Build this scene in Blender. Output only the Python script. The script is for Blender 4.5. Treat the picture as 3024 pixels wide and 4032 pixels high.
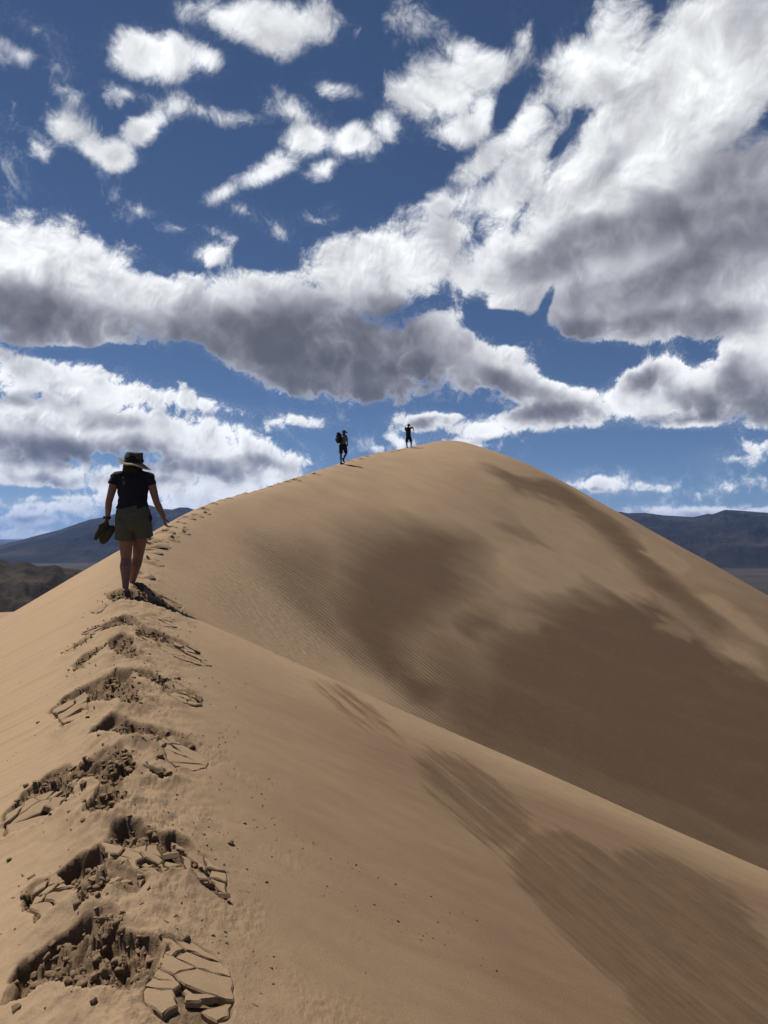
import bpy, bmesh, math, random
import numpy as np
from mathutils import Vector, Matrix, noise as mnoise

for o in list(bpy.data.objects):
    bpy.data.objects.remove(o, do_unlink=True)
scene = bpy.context.scene
COL = scene.collection
R = math.radians

# ------------------------------------------------------------------ camera
EYE = Vector((0.0, 0.0, 0.0))            # the photographer's eye is the origin, +Y ahead, +Z up
cam_data = bpy.data.cameras.new('camera')
cam_data.sensor_fit = 'VERTICAL'
cam_data.sensor_height = 24.0
cam_data.lens = 24.0 * 3023.0 / 4032.0
cam_data.clip_start = 0.05
cam_data.clip_end = 200000.0
cam = bpy.data.objects.new('camera', cam_data)
COL.objects.link(cam)
cam.location = EYE
cam.rotation_euler = (R(90) + math.atan((2110.0 - 2016.0) / 3023.0), 0, 0)
scene.camera = cam

# ------------------------------------------------------------------ light
SUN_AZ, SUN_EL = -52.0, 61.0             # degrees; azimuth from +Y towards +X
SUN_DIR = Vector((math.sin(R(SUN_AZ)) * math.cos(R(SUN_EL)), math.cos(R(SUN_AZ)) * math.cos(R(SUN_EL)), math.sin(R(SUN_EL))))
world = bpy.data.worlds.new('World')
scene.world = world
world.use_nodes = True
wn = world.node_tree
wn.nodes.clear()
wo = wn.nodes.new('ShaderNodeOutputWorld')
wb = wn.nodes.new('ShaderNodeBackground')
ws = wn.nodes.new('ShaderNodeTexSky')
ws.sky_type = 'NISHITA'
ws.sun_disc = False
ws.sun_elevation = R(SUN_EL)
ws.sun_rotation = R(SUN_AZ)
ws.altitude = 0.0
ws.air_density = 0.5
ws.dust_density = 0.0
ws.ozone_density = 5.0
wb.inputs['Strength'].default_value = 0.050
wn.links.new(ws.outputs[0], wb.inputs['Color'])
wn.links.new(wb.outputs[0], wo.inputs['Surface'])

sun_data = bpy.data.lights.new('sun', 'SUN')
sun_data.energy = 5.0
sun_data.angle = R(0.53)
sun_data.color = (1.0, 0.95, 0.88)
sun = bpy.data.objects.new('sun', sun_data)
COL.objects.link(sun)
sun.rotation_euler = SUN_DIR.to_track_quat('Z', 'Y').to_euler()

vs = scene.view_settings
vs.view_transform = 'Standard'
vs.look = 'None'
vs.exposure = 0.35
vs.gamma = 1.0
vs.use_curve_mapping = False
cy = scene.cycles
cy.use_denoising = True
cy.max_bounces = 5
cy.diffuse_bounces = 3
cy.glossy_bounces = 1
cy.transparent_max_bounces = 8
cy.volume_bounces = 0
cy.caustics_reflective = False
cy.caustics_refractive = False

# ------------------------------------------------------------------ helpers
def tag(o, label=None, category=None, group=None, kind=None):
    if label: o['label'] = label
    if category: o['category'] = category
    if group: o['group'] = group
    if kind: o['kind'] = kind
    return o

def mesh_from(name, verts, faces, smooth=True):
    me = bpy.data.meshes.new(name)
    me.from_pydata([tuple(v) for v in verts], [], [tuple(f) for f in faces])
    me.polygons.foreach_set('use_smooth', [smooth] * len(me.polygons))
    me.update()
    return me

def grid_mesh(name, P, wrap=False):
    """P: rows x cols x 3 array -> quad mesh, built fast."""
    n, m = P.shape[:2]
    me = bpy.data.meshes.new(name)
    j = np.arange(m - 1 + (1 if wrap else 0))
    i = np.arange(n - 1)
    J, I = np.meshgrid(j, i)
    J2 = (J + 1) % m
    q = np.stack([I * m + J, I * m + J2, (I + 1) * m + J2, (I + 1) * m + J], -1).reshape(-1, 4).astype(np.int32)
    me.vertices.add(n * m)
    me.vertices.foreach_set('co', P.reshape(-1).astype(np.float32))
    me.loops.add(q.size)
    me.loops.foreach_set('vertex_index', q.reshape(-1))
    me.polygons.add(len(q))
    me.polygons.foreach_set('loop_start', np.arange(0, q.size, 4, dtype=np.int32))
    me.polygons.foreach_set('loop_total', np.full(len(q), 4, dtype=np.int32))
    me.polygons.foreach_set('use_smooth', np.ones(len(q), dtype=bool))
    me.update(calc_edges=True)
    return me

def attr(me, name, data):
    data = np.asarray(data, dtype=np.float32)
    if data.ndim == 1:
        a = me.attributes.new(name, 'FLOAT', 'POINT')
        a.data.foreach_set('value', data)
    else:
        a = me.attributes.new(name, 'FLOAT_VECTOR', 'POINT')
        a.data.foreach_set('vector', data.reshape(-1))

def link(name, me, mat=None, parent=None, loc=None):
    o = bpy.data.objects.new(name, me)
    COL.objects.link(o)
    if mat is not None and me is not None and not me.materials:
        me.materials.append(mat)
    if parent is not None:
        o.parent = parent
    if loc is not None:
        o.location = loc
    return o

class NT:
    """small wrapper to write shader graphs tersely"""
    def __init__(self, name):
        self.mat = bpy.data.materials.new(name)
        self.mat.use_nodes = True
        self.t = self.mat.node_tree
        self.t.nodes.clear()
        self.out = self.t.nodes.new('ShaderNodeOutputMaterial')
    def n(self, kind, ins=None, **props):
        nd = self.t.nodes.new(kind)
        for k, v in props.items():
            setattr(nd, k, v)
        for k, v in (ins or {}).items():
            s = nd.inputs[k]
            if isinstance(v, bpy.types.NodeSocket):
                self.t.links.new(v, s)
            else:
                s.default_value = v
        return nd
    def m(self, op, a, b=0.0, c=None, clamp=False):
        ins = {0: a, 1: b}
        if c is not None: ins[2] = c
        return self.n('ShaderNodeMath', ins, operation=op, use_clamp=clamp).outputs[0]
    def vm(self, op, a, b=(0, 0, 0)):
        return self.n('ShaderNodeVectorMath', {0: a, 1: b}, operation=op).outputs[0]
    def noise(self, vec, scale, detail=4.0, rough=.5, dist=0.0, lac=2.0, out='Fac', dim='3D'):
        return self.n('ShaderNodeTexNoise', {'Vector': vec, 'Scale': scale, 'Detail': detail, 'Roughness': rough,
                                             'Distortion': dist, 'Lacunarity': lac}, noise_dimensions=dim).outputs[out]
    def ramp(self, fac, stops, interp='LINEAR'):
        nd = self.n('ShaderNodeValToRGB', {'Fac': fac})
        cr = nd.color_ramp
        cr.interpolation = interp
        while len(cr.elements) < len(stops): cr.elements.new(0.5)
        for e, (p, c) in zip(cr.elements, stops):
            e.position = p
            e.color = (c[0], c[1], c[2], 1) if not isinstance(c, (int, float)) else (c, c, c, 1)
        return nd.outputs['Color']
    def mr(self, v, a, b, c=0.0, d=1.0, smooth=False):
        return self.n('ShaderNodeMapRange', {'Value': v, 'From Min': a, 'From Max': b, 'To Min': c, 'To Max': d},
                      interpolation_type='SMOOTHSTEP' if smooth else 'LINEAR').outputs[0]
    def mix(self, fac, a, b, blend='MIX'):
        nd = self.n('ShaderNodeMix', data_type='RGBA', blend_type=blend)
        for idx, v in ((0, fac), (6, a), (7, b)):
            s = nd.inputs[idx]
            if isinstance(v, bpy.types.NodeSocket): self.t.links.new(v, s)
            elif idx == 0: s.default_value = v
            else: s.default_value = (v[0], v[1], v[2], 1)
        return nd.outputs[2]
    def attr(self, name, out='Fac'):
        return self.n('ShaderNodeAttribute', attribute_name=name).outputs[out]
    def surf(self, sock):
        self.t.links.new(sock, self.out.inputs['Surface'])
        return self.mat

# numpy gradient noise -------------------------------------------------
_rng = np.random.RandomState(7)
_perm = np.concatenate([_rng.permutation(256)] * 3)
_gr = np.stack([np.cos(np.arange(256) * 2.399963), np.sin(np.arange(256) * 2.399963)], -1)
def perlin(x, y, seed=0):
    x = np.asarray(x, float) + seed * 17.31
    y = np.asarray(y, float) + seed * 9.77
    xi = np.floor(x).astype(int); yi = np.floor(y).astype(int)
    xf = x - xi; yf = y - yi
    xi &= 255; yi &= 255
    u = xf ** 3 * (xf * (xf * 6 - 15) + 10); v = yf ** 3 * (yf * (yf * 6 - 15) + 10)
    def g(a, b, dx, dy):
        k = _perm[_perm[(xi + a) & 255] + ((yi + b) & 255)] & 255
        return _gr[k, 0] * dx + _gr[k, 1] * dy
    n00 = g(0, 0, xf, yf); n10 = g(1, 0, xf - 1, yf)
    n01 = g(0, 1, xf, yf - 1); n11 = g(1, 1, xf - 1, yf - 1)
    return (n00 * (1 - u) + n10 * u) * (1 - v) + (n01 * (1 - u) + n11 * u) * v
def fbm(x, y, octaves=5, gain=.5, seed=0, kind=''):
    s = 0; a = 1.0; f = 1.0; tot = 0
    for k in range(octaves):
        n = perlin(x * f, y * f, seed + k * 3)
        if kind == 'ridge': n = 1 - 2 * np.abs(n)
        elif kind == 'billow': n = 2 * np.abs(n) - .5
        s = s + a * n; tot += a
        a *= gain; f *= 2.03
    return s / tot
def sstep(a, b, x):
    t = np.clip((x - a) / (b - a), 0, 1)
    return t * t * (3 - 2 * t)
def blur(a,s,axis):
    k=int(np.ceil(3*s)); w=np.exp(-.5*(np.arange(-k,k+1)/s)**2); w/=w.sum()
    p=np.pad(a,[(k,k) if i==axis else (0,0) for i in range(2)],mode='edge')
    out=np.zeros_like(a)
    for i,wi in enumerate(w):
        sl=[slice(None)]*2; sl[axis]=slice(i,i+a.shape[axis]); out+=wi*p[tuple(sl)]
    return out

# ================================================================== THE DUNE
RIDGE=np.array([
 (0.9,-6.0,-2.3),(0.35,-2.0,-1.92),(-0.12,0.0,-1.72),(-0.55,1.6,-1.66),(-1.10,3.3,-1.53),(-1.95,6.0,-1.12),(-2.9,8.9,-0.66),(-3.72,12.0,-0.22),
 (-4.05,15.0,0.22),(-4.1,20.0,0.98),(-3.85,25.0,1.6),(-3.15,32.0,2.58),(-2.2,39.8,3.8),(1.75,55.7,6.4),(3.9,60.3,7.3),(5.5,62.6,7.82),(7.6,64.6,7.15),
 (19.0,70.0,.6),(31.0,74.5,-5.2),(46,80.0,-12),(70,92,-18),(110,104,-33)])
def catmull(P):
    out=[]
    Q=np.vstack([2*P[0]-P[1],P,2*P[-1]-P[-2]])
    for i in range(1,len(Q)-2):
        p0,p1,p2,p3=Q[i-1:i+3]
        sp=.12 if p1[1]<25 else .5
        n=int(max(4,np.linalg.norm(p2-p1)/sp)); t=np.linspace(0,1,n,endpoint=False)[:,None]
        # centripetal-ish via scaled tangents
        d1=np.linalg.norm(p1-p0)+1e-6; d2=np.linalg.norm(p2-p1)+1e-6; d3=np.linalg.norm(p3-p2)+1e-6
        m1=((p1-p0)/d1*d2+(p2-p1)/d2*d1)/(d1+d2)*d2
        m2=((p2-p1)/d2*d3+(p3-p2)/d3*d2)/(d2+d3)*d2
        out.append((2*t**3-3*t**2+1)*p1+(t**3-2*t**2+t)*m1+(-2*t**3+3*t**2)*p2+(t**3-t**2)*m2)
    out.append(P[-1:]); return np.vstack(out)
RC=catmull(RIDGE)
RT=np.gradient(RC,axis=0); RT/=np.linalg.norm(RT[:,:2],axis=1)[:,None]
S=np.concatenate([[0],np.cumsum(np.linalg.norm(np.diff(RC[:,:2],axis=0),axis=1))])
YF=RC[:,1]
def interp_par(y,xs,vs): return np.interp(y,xs,vs)
BRINK_P=np.array([-2.34,8.75]); BRINK_D=np.array([.949,-.314]); BRINK_N=np.array([.314,.949])
def envelope(X,Y):
    Z=np.full(X.shape,-1e9)
    n=len(RC)
    near=YF<9.3
    s0=np.interp(YF,[0,8.5,9.5,20,40,55,61,65,110],[.33,.38,.66,.56,.36,.22,.26,.60,.58]) # right slope near crest
    s1=np.interp(YF,[0,8.5,9.5,20,40,55,66,110],[.34,.345,.72,.64,.62,.62,.60,.58])
    lc=np.interp(YF,[0,8.5,12,40,60,110],[3,3,3,8,10,10])
    sl=np.interp(YF,[0,10,30,60,110],[.60,.62,.62,.60,.6])
    w=np.interp(YF,[0,10,20,40,60,110],[.25,.22,.3,.8,1.5,1.0])
    b=(X-BRINK_P[0])*BRINK_N[0]+(Y-BRINK_P[1])*BRINK_N[1]
    b=b+0.02*((X-BRINK_P[0])*BRINK_D[0])**2*0.3
    bd=np.sqrt(np.maximum(b+.12,0)**2+.06)-.245
    brinkdrop=.72*bd
    for i in range(n):
        dx=X-RC[i,0]; dy=Y-RC[i,1]
        d=np.sqrt(dx*dx+dy*dy)
        side=dx*RT[i,1]-dy*RT[i,0]   # >0 right
        dd=np.sqrt(d*d+w[i]**2)-w[i]
        t=np.minimum(dd/lc[i],1.0)
        DR=s0[i]*dd+(s1[i]-s0[i])*lc[i]*(t**3-.5*t**4)+(s1[i]-s0[i])*np.maximum(dd-lc[i],0)
        if near[i]: DR=DR+brinkdrop
        DL=sl[i]*dd
        m=1/(1+np.exp(-np.clip(side/(0.35*w[i]+.15*d+1e-3),-30,30)))
        Z=np.maximum(Z,RC[i,2]-(m*DR+(1-m)*DL))
    return Z

def cubic(xs0,ys0,DX,Z):
    def f(x,y):
        x=np.asarray(x,float); y=np.asarray(y,float)
        fx=np.clip((x-xs0)/DX,1,Z.shape[1]-3.001); fy=np.clip((y-ys0)/DX,1,Z.shape[0]-3.001)
        i=fx.astype(int); j=fy.astype(int); a=fx-i; b=fy-j
        def w(t): return (-.5*t**3+t*t-.5*t, 1.5*t**3-2.5*t*t+1, -1.5*t**3+2*t*t+.5*t, .5*t**3-.5*t*t)
        wa=w(a); wb=w(b); out=0
        for q in range(4):
            row=0
            for p in range(4): row=row+wa[p]*Z[j+q-1,i+p-1]
            out=out+wb[q]*row
        return out
    return f
def grid(x0,x1,y0,y1,dx,sig_big,sig_small):
    xs=np.arange(x0,x1+1e-6,dx); ys=np.arange(y0,y1+1e-6,dx)
    X,Y=np.meshgrid(xs,ys); Z=envelope(X,Y)
    sb=sig_big/dx; ss=sig_small/dx
    Zb=blur(blur(Z,sb,0),sb,1); Zs=blur(blur(Z,ss,0),ss,1)
    wgt=np.clip((Zb-Zs-.05)/.25,0,1); k=1.6/dx; wgt=blur(blur(wgt,k,0),k,1)
    return cubic(x0,y0,dx,Zs*(1-wgt)+np.maximum(Zb,Zs)*wgt)
def base_height():
    far=grid(-90,130,-12,130,.5,2.4,.3)
    near=grid(-14,14,-5,24,.1,2.4,.06)
    def h(x,y):
        x=np.asarray(x,float); y=np.asarray(y,float)
        d=np.maximum(np.maximum(np.abs(x)-9,0),np.maximum(y-18,-3-y))
        t=np.clip(1-d/3.5,0,1); t=t*t*(3-2*t)
        zf=far(x,y); m=t>0
        if zf.ndim==0: return near(x,y)*t+zf*(1-t)
        out=zf.copy(); out[m]=near(x[m],y[m])*t[m]+zf[m]*(1-t[m])
        return out
    return h

PITS=[([(-1.365,2.857),(-1.43,3.03),(-1.376,3.067),(-1.323,3.098),(-1.256,3.13),(-1.207,3.177),(-1.158,3.191),(-1.087,3.108),(-0.979,3.066),(-0.88,3.02),(-0.847,2.977),(-0.844,2.837),(-0.858,2.767),(-0.928,2.727),(-1.014,2.737),(-1.125,2.78),(-1.249,2.858),(-1.3,2.809)],0.11),([(-1.368,3.759),(-1.328,3.88),(-1.306,3.963),(-1.222,3.943),(-1.139,3.866),(-1.073,3.898),(-0.988,3.835),(-0.884,3.65),(-0.924,3.561),(-1.021,3.576),(-1.134,3.542),(-1.235,3.568)],0.08),([(-1.69,3.587),(-1.63,3.624),(-1.524,3.614),(-1.465,3.698),(-1.393,3.74),(-1.31,3.688),(-1.265,3.523),(-1.295,3.367),(-1.339,3.333),(-1.419,3.287),(-1.471,3.26),(-1.548,3.381)],0.085),([(-2.19,4.48),(-2.17,4.673),(-2.095,4.731),(-2.004,4.662),(-1.929,4.675),(-1.795,4.469),(-1.73,4.334),(-1.778,4.249),(-1.926,4.173),(-2.046,4.217)],0.09),([(-1.854,4.542),(-1.841,4.681),(-1.775,4.748),(-1.719,4.821),(-1.665,4.846),(-1.568,4.745),(-1.417,4.468),(-1.47,4.397),(-1.457,4.25),(-1.359,4.121),(-1.413,3.975),(-1.583,4.101),(-1.574,4.218),(-1.588,4.356)],0.07),([(-1.552,4.258),(-1.49,4.29),(-1.387,4.207),(-1.401,4.087),(-1.426,4.009),(-1.518,4.07),(-1.599,4.141)],0.035),([(-1.356,3.373),(-1.311,3.407),(-1.262,3.473),(-1.199,3.423),(-1.227,3.302),(-1.271,3.252)],0.03),([(-1.181,3.179),(-1.138,3.214),(-1.039,3.166),(-1.048,3.073)],0.03),([(-2.335,7.225),(-2.288,7.441),(-2.091,7.377),(-2.091,6.987),(-2.232,6.994)],0.03),([(-1.645,4.605),(-1.618,4.792),(-1.487,4.625),(-1.414,4.453),(-1.511,4.378),(-1.623,4.403)],0.05),([(-2.145,4.709),(-2.06,4.79),(-1.914,4.777),(-1.804,4.69),(-1.902,4.615),(-2.007,4.606)],0.05),([(-1.398,4.517),(-1.356,4.589),(-1.278,4.595),(-1.202,4.52),(-1.275,4.447),(-1.357,4.465)],0.1),([(-1.941,5.145),(-1.911,5.285),(-1.849,5.345),(-1.731,5.276),(-1.587,5.147),(-1.433,5.144),(-1.352,5.148),(-1.415,5.012),(-1.523,4.975),(-1.615,4.927),(-1.8,5.034)],0.1),([(-2.537,5.885),(-2.515,6.11),(-2.353,6.158),(-2.248,6.205),(-2.169,6.294),(-2.047,6.154),(-1.836,5.765),(-1.75,5.529),(-1.783,5.466),(-1.998,5.58),(-2.187,5.67),(-2.242,5.507),(-2.202,5.358)],0.09),([(-2.052,6.205),(-1.978,6.281),(-1.843,6.248),(-1.715,6.146),(-1.565,6.038),(-1.716,5.899),(-1.901,6.041)],0.09),([(-2.554,7.115),(-2.481,7.272),(-2.33,7.123),(-2.148,6.733),(-2.081,6.564),(-2.167,6.512),(-2.415,6.807)],0.08),([(-3.057,7.804),(-2.983,7.872),(-2.793,7.778),(-2.709,7.98),(-2.591,7.961),(-2.418,7.616),(-2.445,7.426),(-2.7,7.52),(-2.858,7.546)],0.07),([(-2.426,7.55),(-2.236,7.466),(-2.107,7.433),(-2.161,7.219),(-2.36,7.392)],0.07),([(-3.325,9.197),(-3.115,9.17),(-2.938,9.184),(-2.773,9.246),(-2.588,9.116),(-2.315,8.452),(-2.718,8.503),(-3.009,8.56)],0.09),([(-2.766,6.878),(-2.722,7.044),(-2.605,7.027),(-2.519,6.981),(-2.565,6.777),(-2.617,6.573)],0.05),([(-3.097,9.503),(-2.869,9.316),(-2.711,9.286),(-2.568,9.305),(-2.436,9.297),(-2.429,9.203),(-2.594,9.136),(-2.816,9.146),(-2.984,9.213)],0.05),([(-3.083,7.372),(-3.013,7.485),(-2.923,7.559),(-2.827,7.464),(-2.872,7.281),(-2.983,7.236)],0.045)]
SLABS=[([(-0.883,3.055),(-0.756,3.075),(-0.653,3.029),(-0.577,2.943),(-0.536,2.812),(-0.523,2.699),(-0.584,2.635),(-0.712,2.588),(-0.825,2.664),(-0.847,2.731),(-0.83,2.852),(-0.835,2.98)],11,0.03,3),([(-1.081,3.896),(-0.955,3.866),(-0.872,3.763),(-0.745,3.664),(-0.719,3.575),(-0.666,3.424),(-0.777,3.491),(-0.877,3.556),(-0.955,3.679),(-1.044,3.767)],12,0.03,12),([(-1.368,3.759),(-1.2,3.694),(-1.044,3.767),(-0.926,3.627),(-0.997,3.492),(-1.154,3.51),(-1.263,3.558)],14,0.028,12),([(-1.291,3.553),(-1.15,3.498),(-1.038,3.479),(-1.057,3.348),(-1.182,3.334)],7,0.028,10),([(-2.184,4.477),(-2.082,4.549),(-1.945,4.527),(-1.765,4.42),(-1.778,4.249),(-1.926,4.173),(-2.046,4.217)],8,0.04,10),([(-1.61,3.581),(-1.518,3.598),(-1.356,3.428),(-1.347,3.317),(-1.433,3.285),(-1.541,3.398)],8,0.035,14),([(-1.463,4.94),(-1.415,5.083),(-1.333,5.153),(-1.225,5.045),(-1.101,4.853),(-1.093,4.777),(-1.143,4.673),(-1.253,4.672),(-1.323,4.724),(-1.381,4.86)],8,0.03,3),([(-1.722,6.002),(-1.659,6.119),(-1.474,6.061),(-1.353,5.85),(-1.399,5.753),(-1.498,5.741),(-1.668,5.816)],11,0.03,9),([(-2.519,5.871),(-2.439,5.927),(-2.302,5.996),(-2.106,5.519),(-2.162,5.443),(-2.198,5.374)],8,0.035,10),([(-2.279,7.139),(-2.085,7.156),(-2.071,7.408),(-1.935,7.453),(-1.753,7.312),(-1.54,6.945),(-1.634,6.821),(-1.796,6.819),(-1.988,6.919)],18,0.03,8),([(-2.444,7.998),(-2.263,8.089),(-2.086,7.849),(-2.223,7.729)],4,0.025,3),([(-3.067,7.849),(-2.983,7.872),(-2.786,7.714),(-2.794,7.532),(-2.955,7.641)],4,0.03,8),([(-2.907,9.26),(-2.625,9.246),(-2.431,9.277),(-2.324,8.609),(-2.577,9.077),(-2.8,9.096)],10,0.035,16),([(-3.285,8.618),(-3.167,8.715),(-3.019,8.494),(-3.09,8.323)],3,0.03,8),([(-3.083,7.372),(-2.97,7.381),(-2.878,7.224),(-2.961,7.218)],2,0.03,6),([(-2.677,6.658),(-2.603,6.67),(-2.53,6.55),(-2.631,6.576)],2,0.03,6)]
FORE=[(-0.22,7.11,0.52,-0.61,-0.06,-0.49,0.5),(0.7,5.96,0.45,-0.64,-0.22,-0.68,0.75),(2.03,5.33,0.49,-0.26,-0.44,-0.79,0.85),(2.32,4.05,0.35,-0.46,-0.78,-0.91,1.0),(3.37,4.79,0.69,-0.34,-0.76,-0.85,0.9),(1.36,4.84,0.41,-0.63,-0.42,-0.77,1.0),(1.83,4.43,0.24,-0.26,-0.67,-0.99,1.0)]
RIP=[(-1.84,12.35,0.95,1.04,0.32,-3.71,1.0),(-1.9,17.96,1.18,1.64,0.1,-2.22,0.8),(-0.03,14.03,0.94,0.68,-0.13,-1.27,0.7),(-1.06,19.19,0.8,0.65,-0.04,-1.67,0.8)]
FEET=[(-4.11,15.99),(-4.06,15.22),(-4.04,14.6),(-3.99,14.0),(-3.82,14.74),(-3.72,14.35),(-3.76,13.81),(-3.69,13.43),(-3.75,13.08),(-3.95,12.97),(-3.73,12.77),(-3.75,12.45),(-3.65,12.67),(-3.78,12.35),(-3.64,11.93),(-3.39,11.15),(-3.33,11.3),(-3.15,9.9),(-4.11,17.45),(-4.13,18.56),(-4.04,16.45),(-3.94,16.99),(-4.17,19.62),(-4.1,20.21),(-4.23,22.13),(-4.1,22.45),(-4.05,23.87),(-3.94,24.69),(-3.93,26.28),(-3.77,27.29),(-3.56,28.14),(-3.39,29.07),(-3.16,30.58),(-2.91,32.28),(-2.83,35.27),(-2.48,37.92),(-1.9,41.88),(-1.59,44.86),(-1.33,43.51),(-1.02,45.96),(-0.67,47.98),(-0.36,49.07),(0.05,50.79),(0.5,50.4),(0.71,51.18),(1.0,51.73),(1.41,53.21)]
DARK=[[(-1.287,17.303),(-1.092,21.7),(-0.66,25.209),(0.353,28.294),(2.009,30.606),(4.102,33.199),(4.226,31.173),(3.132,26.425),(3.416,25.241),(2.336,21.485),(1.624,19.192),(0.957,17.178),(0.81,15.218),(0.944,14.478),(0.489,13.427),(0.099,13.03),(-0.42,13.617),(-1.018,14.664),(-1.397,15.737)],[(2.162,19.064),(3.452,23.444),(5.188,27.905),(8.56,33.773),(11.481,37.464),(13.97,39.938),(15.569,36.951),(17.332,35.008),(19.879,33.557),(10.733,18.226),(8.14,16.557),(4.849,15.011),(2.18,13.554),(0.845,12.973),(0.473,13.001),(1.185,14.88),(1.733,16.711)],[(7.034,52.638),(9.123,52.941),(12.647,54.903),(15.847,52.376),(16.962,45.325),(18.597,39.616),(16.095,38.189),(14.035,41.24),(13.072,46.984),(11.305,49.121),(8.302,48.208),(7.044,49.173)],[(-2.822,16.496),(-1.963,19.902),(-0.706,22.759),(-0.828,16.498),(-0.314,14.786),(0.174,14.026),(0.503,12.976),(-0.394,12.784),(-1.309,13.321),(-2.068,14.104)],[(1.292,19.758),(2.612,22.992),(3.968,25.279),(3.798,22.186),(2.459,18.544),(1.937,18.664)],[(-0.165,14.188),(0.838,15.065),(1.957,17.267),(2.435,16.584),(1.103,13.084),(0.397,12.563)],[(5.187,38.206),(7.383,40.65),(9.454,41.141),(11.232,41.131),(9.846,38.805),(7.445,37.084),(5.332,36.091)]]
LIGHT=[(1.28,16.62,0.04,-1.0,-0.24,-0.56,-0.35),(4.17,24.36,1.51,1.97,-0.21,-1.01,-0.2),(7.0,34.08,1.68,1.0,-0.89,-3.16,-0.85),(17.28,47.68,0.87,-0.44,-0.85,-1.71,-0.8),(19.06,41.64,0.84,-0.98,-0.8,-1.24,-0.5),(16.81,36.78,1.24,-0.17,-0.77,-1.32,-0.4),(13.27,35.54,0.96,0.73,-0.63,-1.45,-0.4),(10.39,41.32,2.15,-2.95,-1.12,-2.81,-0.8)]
CR=[(-0.642,4.174),(-0.39,3.86),(-0.134,3.769),(0.047,3.731),(0.272,3.697),(0.472,3.624),(-0.375,4.257),(-0.148,4.184),(0.125,4.157)]

_base = base_height()
def poly_sd(X, Y, P):
    """signed distance to a polygon in plan, positive inside"""
    P = np.asarray(P); n = len(P)
    d = np.full(X.shape, 1e9); ins = np.zeros(X.shape, bool)
    for i in range(n):
        ax, ay = P[i]; bx, by = P[(i + 1) % n]
        ex, ey = bx - ax, by - ay
        t = np.clip(((X - ax) * ex + (Y - ay) * ey) / (ex * ex + ey * ey + 1e-12), 0, 1)
        d = np.minimum(d, (X - ax - t * ex) ** 2 + (Y - ay - t * ey) ** 2)
        c = ((ay > Y) != (by > Y)) & (X < (bx - ax) * (Y - ay) / (by - ay + 1e-12) + ax)
        ins ^= c
    d = np.sqrt(d)
    return np.where(ins, d, -d)

RDIR = np.array([-.30, .954])            # the way the trail runs
def trample(X, Y):
    """what feet did to the crest: pits with a steep far wall, rubble, kicked-up rims"""
    out = np.zeros(X.shape)
    wx = X + .06 * perlin(X * 7, Y * 7, 3) + .020 * perlin(X * 20, Y * 20, 5)
    wy = Y + .06 * perlin(X * 7, Y * 7, 11) + .020 * perlin(X * 20, Y * 20, 13)
    rub = .9 * fbm(X * 9, Y * 9, 4, .55, 21, 'billow') + .35 * fbm(X * 24, Y * 24, 3, .5, 31, 'billow')
    for P, depth in PITS:
        P = np.asarray(P)
        c = P.mean(0); P = c + (P - c) * 1.05
        m = (np.abs(X - c[0]) < 1.0) & (np.abs(Y - c[1]) < 1.0)
        if not m.any(): continue
        sd = poly_sd(wx[m], wy[m], P)
        t = ((X[m] - c[0]) * RDIR[0] + (Y[m] - c[1]) * RDIR[1]) / (np.abs((P - c) @ RDIR).max() + 1e-6)
        far = sstep(-.7, .35, t)
        edge = .16 * (1 - far) + .05 * far
        ins = sstep(0, 1, sd / edge) * (.30 + .95 * sstep(-.3, .35, perlin(X[m] * 6.5, Y[m] * 6.5, 19)))
        dd = depth * .74 * ins * (.35 + .65 * sstep(-1, .6, t))
        rim = np.exp(-((np.minimum(sd, 0) + .0) / .07) ** 2) * (sd < 0) * (.014 * (1 - far) + .003)
        rim = rim + np.exp(-((np.minimum(sd, 0)) / .16) ** 2) * (sd < 0) * .012 * (1 - far) * (1 + rub[m])
        r = rub[m] * .080 * sstep(.0, .06, sd) * (.5 + depth * 6)
        out[m] = np.where(sd > 0, np.minimum(out[m], -dd) + r, out[m] + rim)
    for P, n, th, tl in SLABS:
        P = np.asarray(P); c = P.mean(0)
        m = (np.abs(X - c[0]) < .9) & (np.abs(Y - c[1]) < .9)
        if not m.any(): continue
        sd = poly_sd(X[m], Y[m], P)
        out[m] -= sstep(-.004, .02, sd + .012 * perlin(X[m] * 30, Y[m] * 30, 17)) * th * .75
    return out

def disturbed(X, Y):
    """1 where feet have turned up the damp sand under the dry skin, and where shade is painted in the hollows"""
    o = np.zeros(X.shape)
    wx = X + .06 * perlin(X * 7, Y * 7, 3) + .020 * perlin(X * 20, Y * 20, 5)
    wy = Y + .06 * perlin(X * 7, Y * 7, 11) + .020 * perlin(X * 20, Y * 20, 13)
    for P, depth in PITS:
        P = np.asarray(P); c = P.mean(0); P = c + (P - c) * 1.05
        m = (np.abs(X - c[0]) < 1.0) & (np.abs(Y - c[1]) < 1.0)
        if m.any(): o[m] = np.maximum(o[m], sstep(-.012, .02, poly_sd(wx[m], wy[m], P)))
    for P, n, th, tl in SLABS:
        P = np.asarray(P); c = P.mean(0)
        m = (np.abs(X - c[0]) < .9) & (np.abs(Y - c[1]) < .9)
        if m.any(): o[m] = np.maximum(o[m], .9 * sstep(-.01, .01, poly_sd(X[m], Y[m], P)))
    return o

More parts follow.
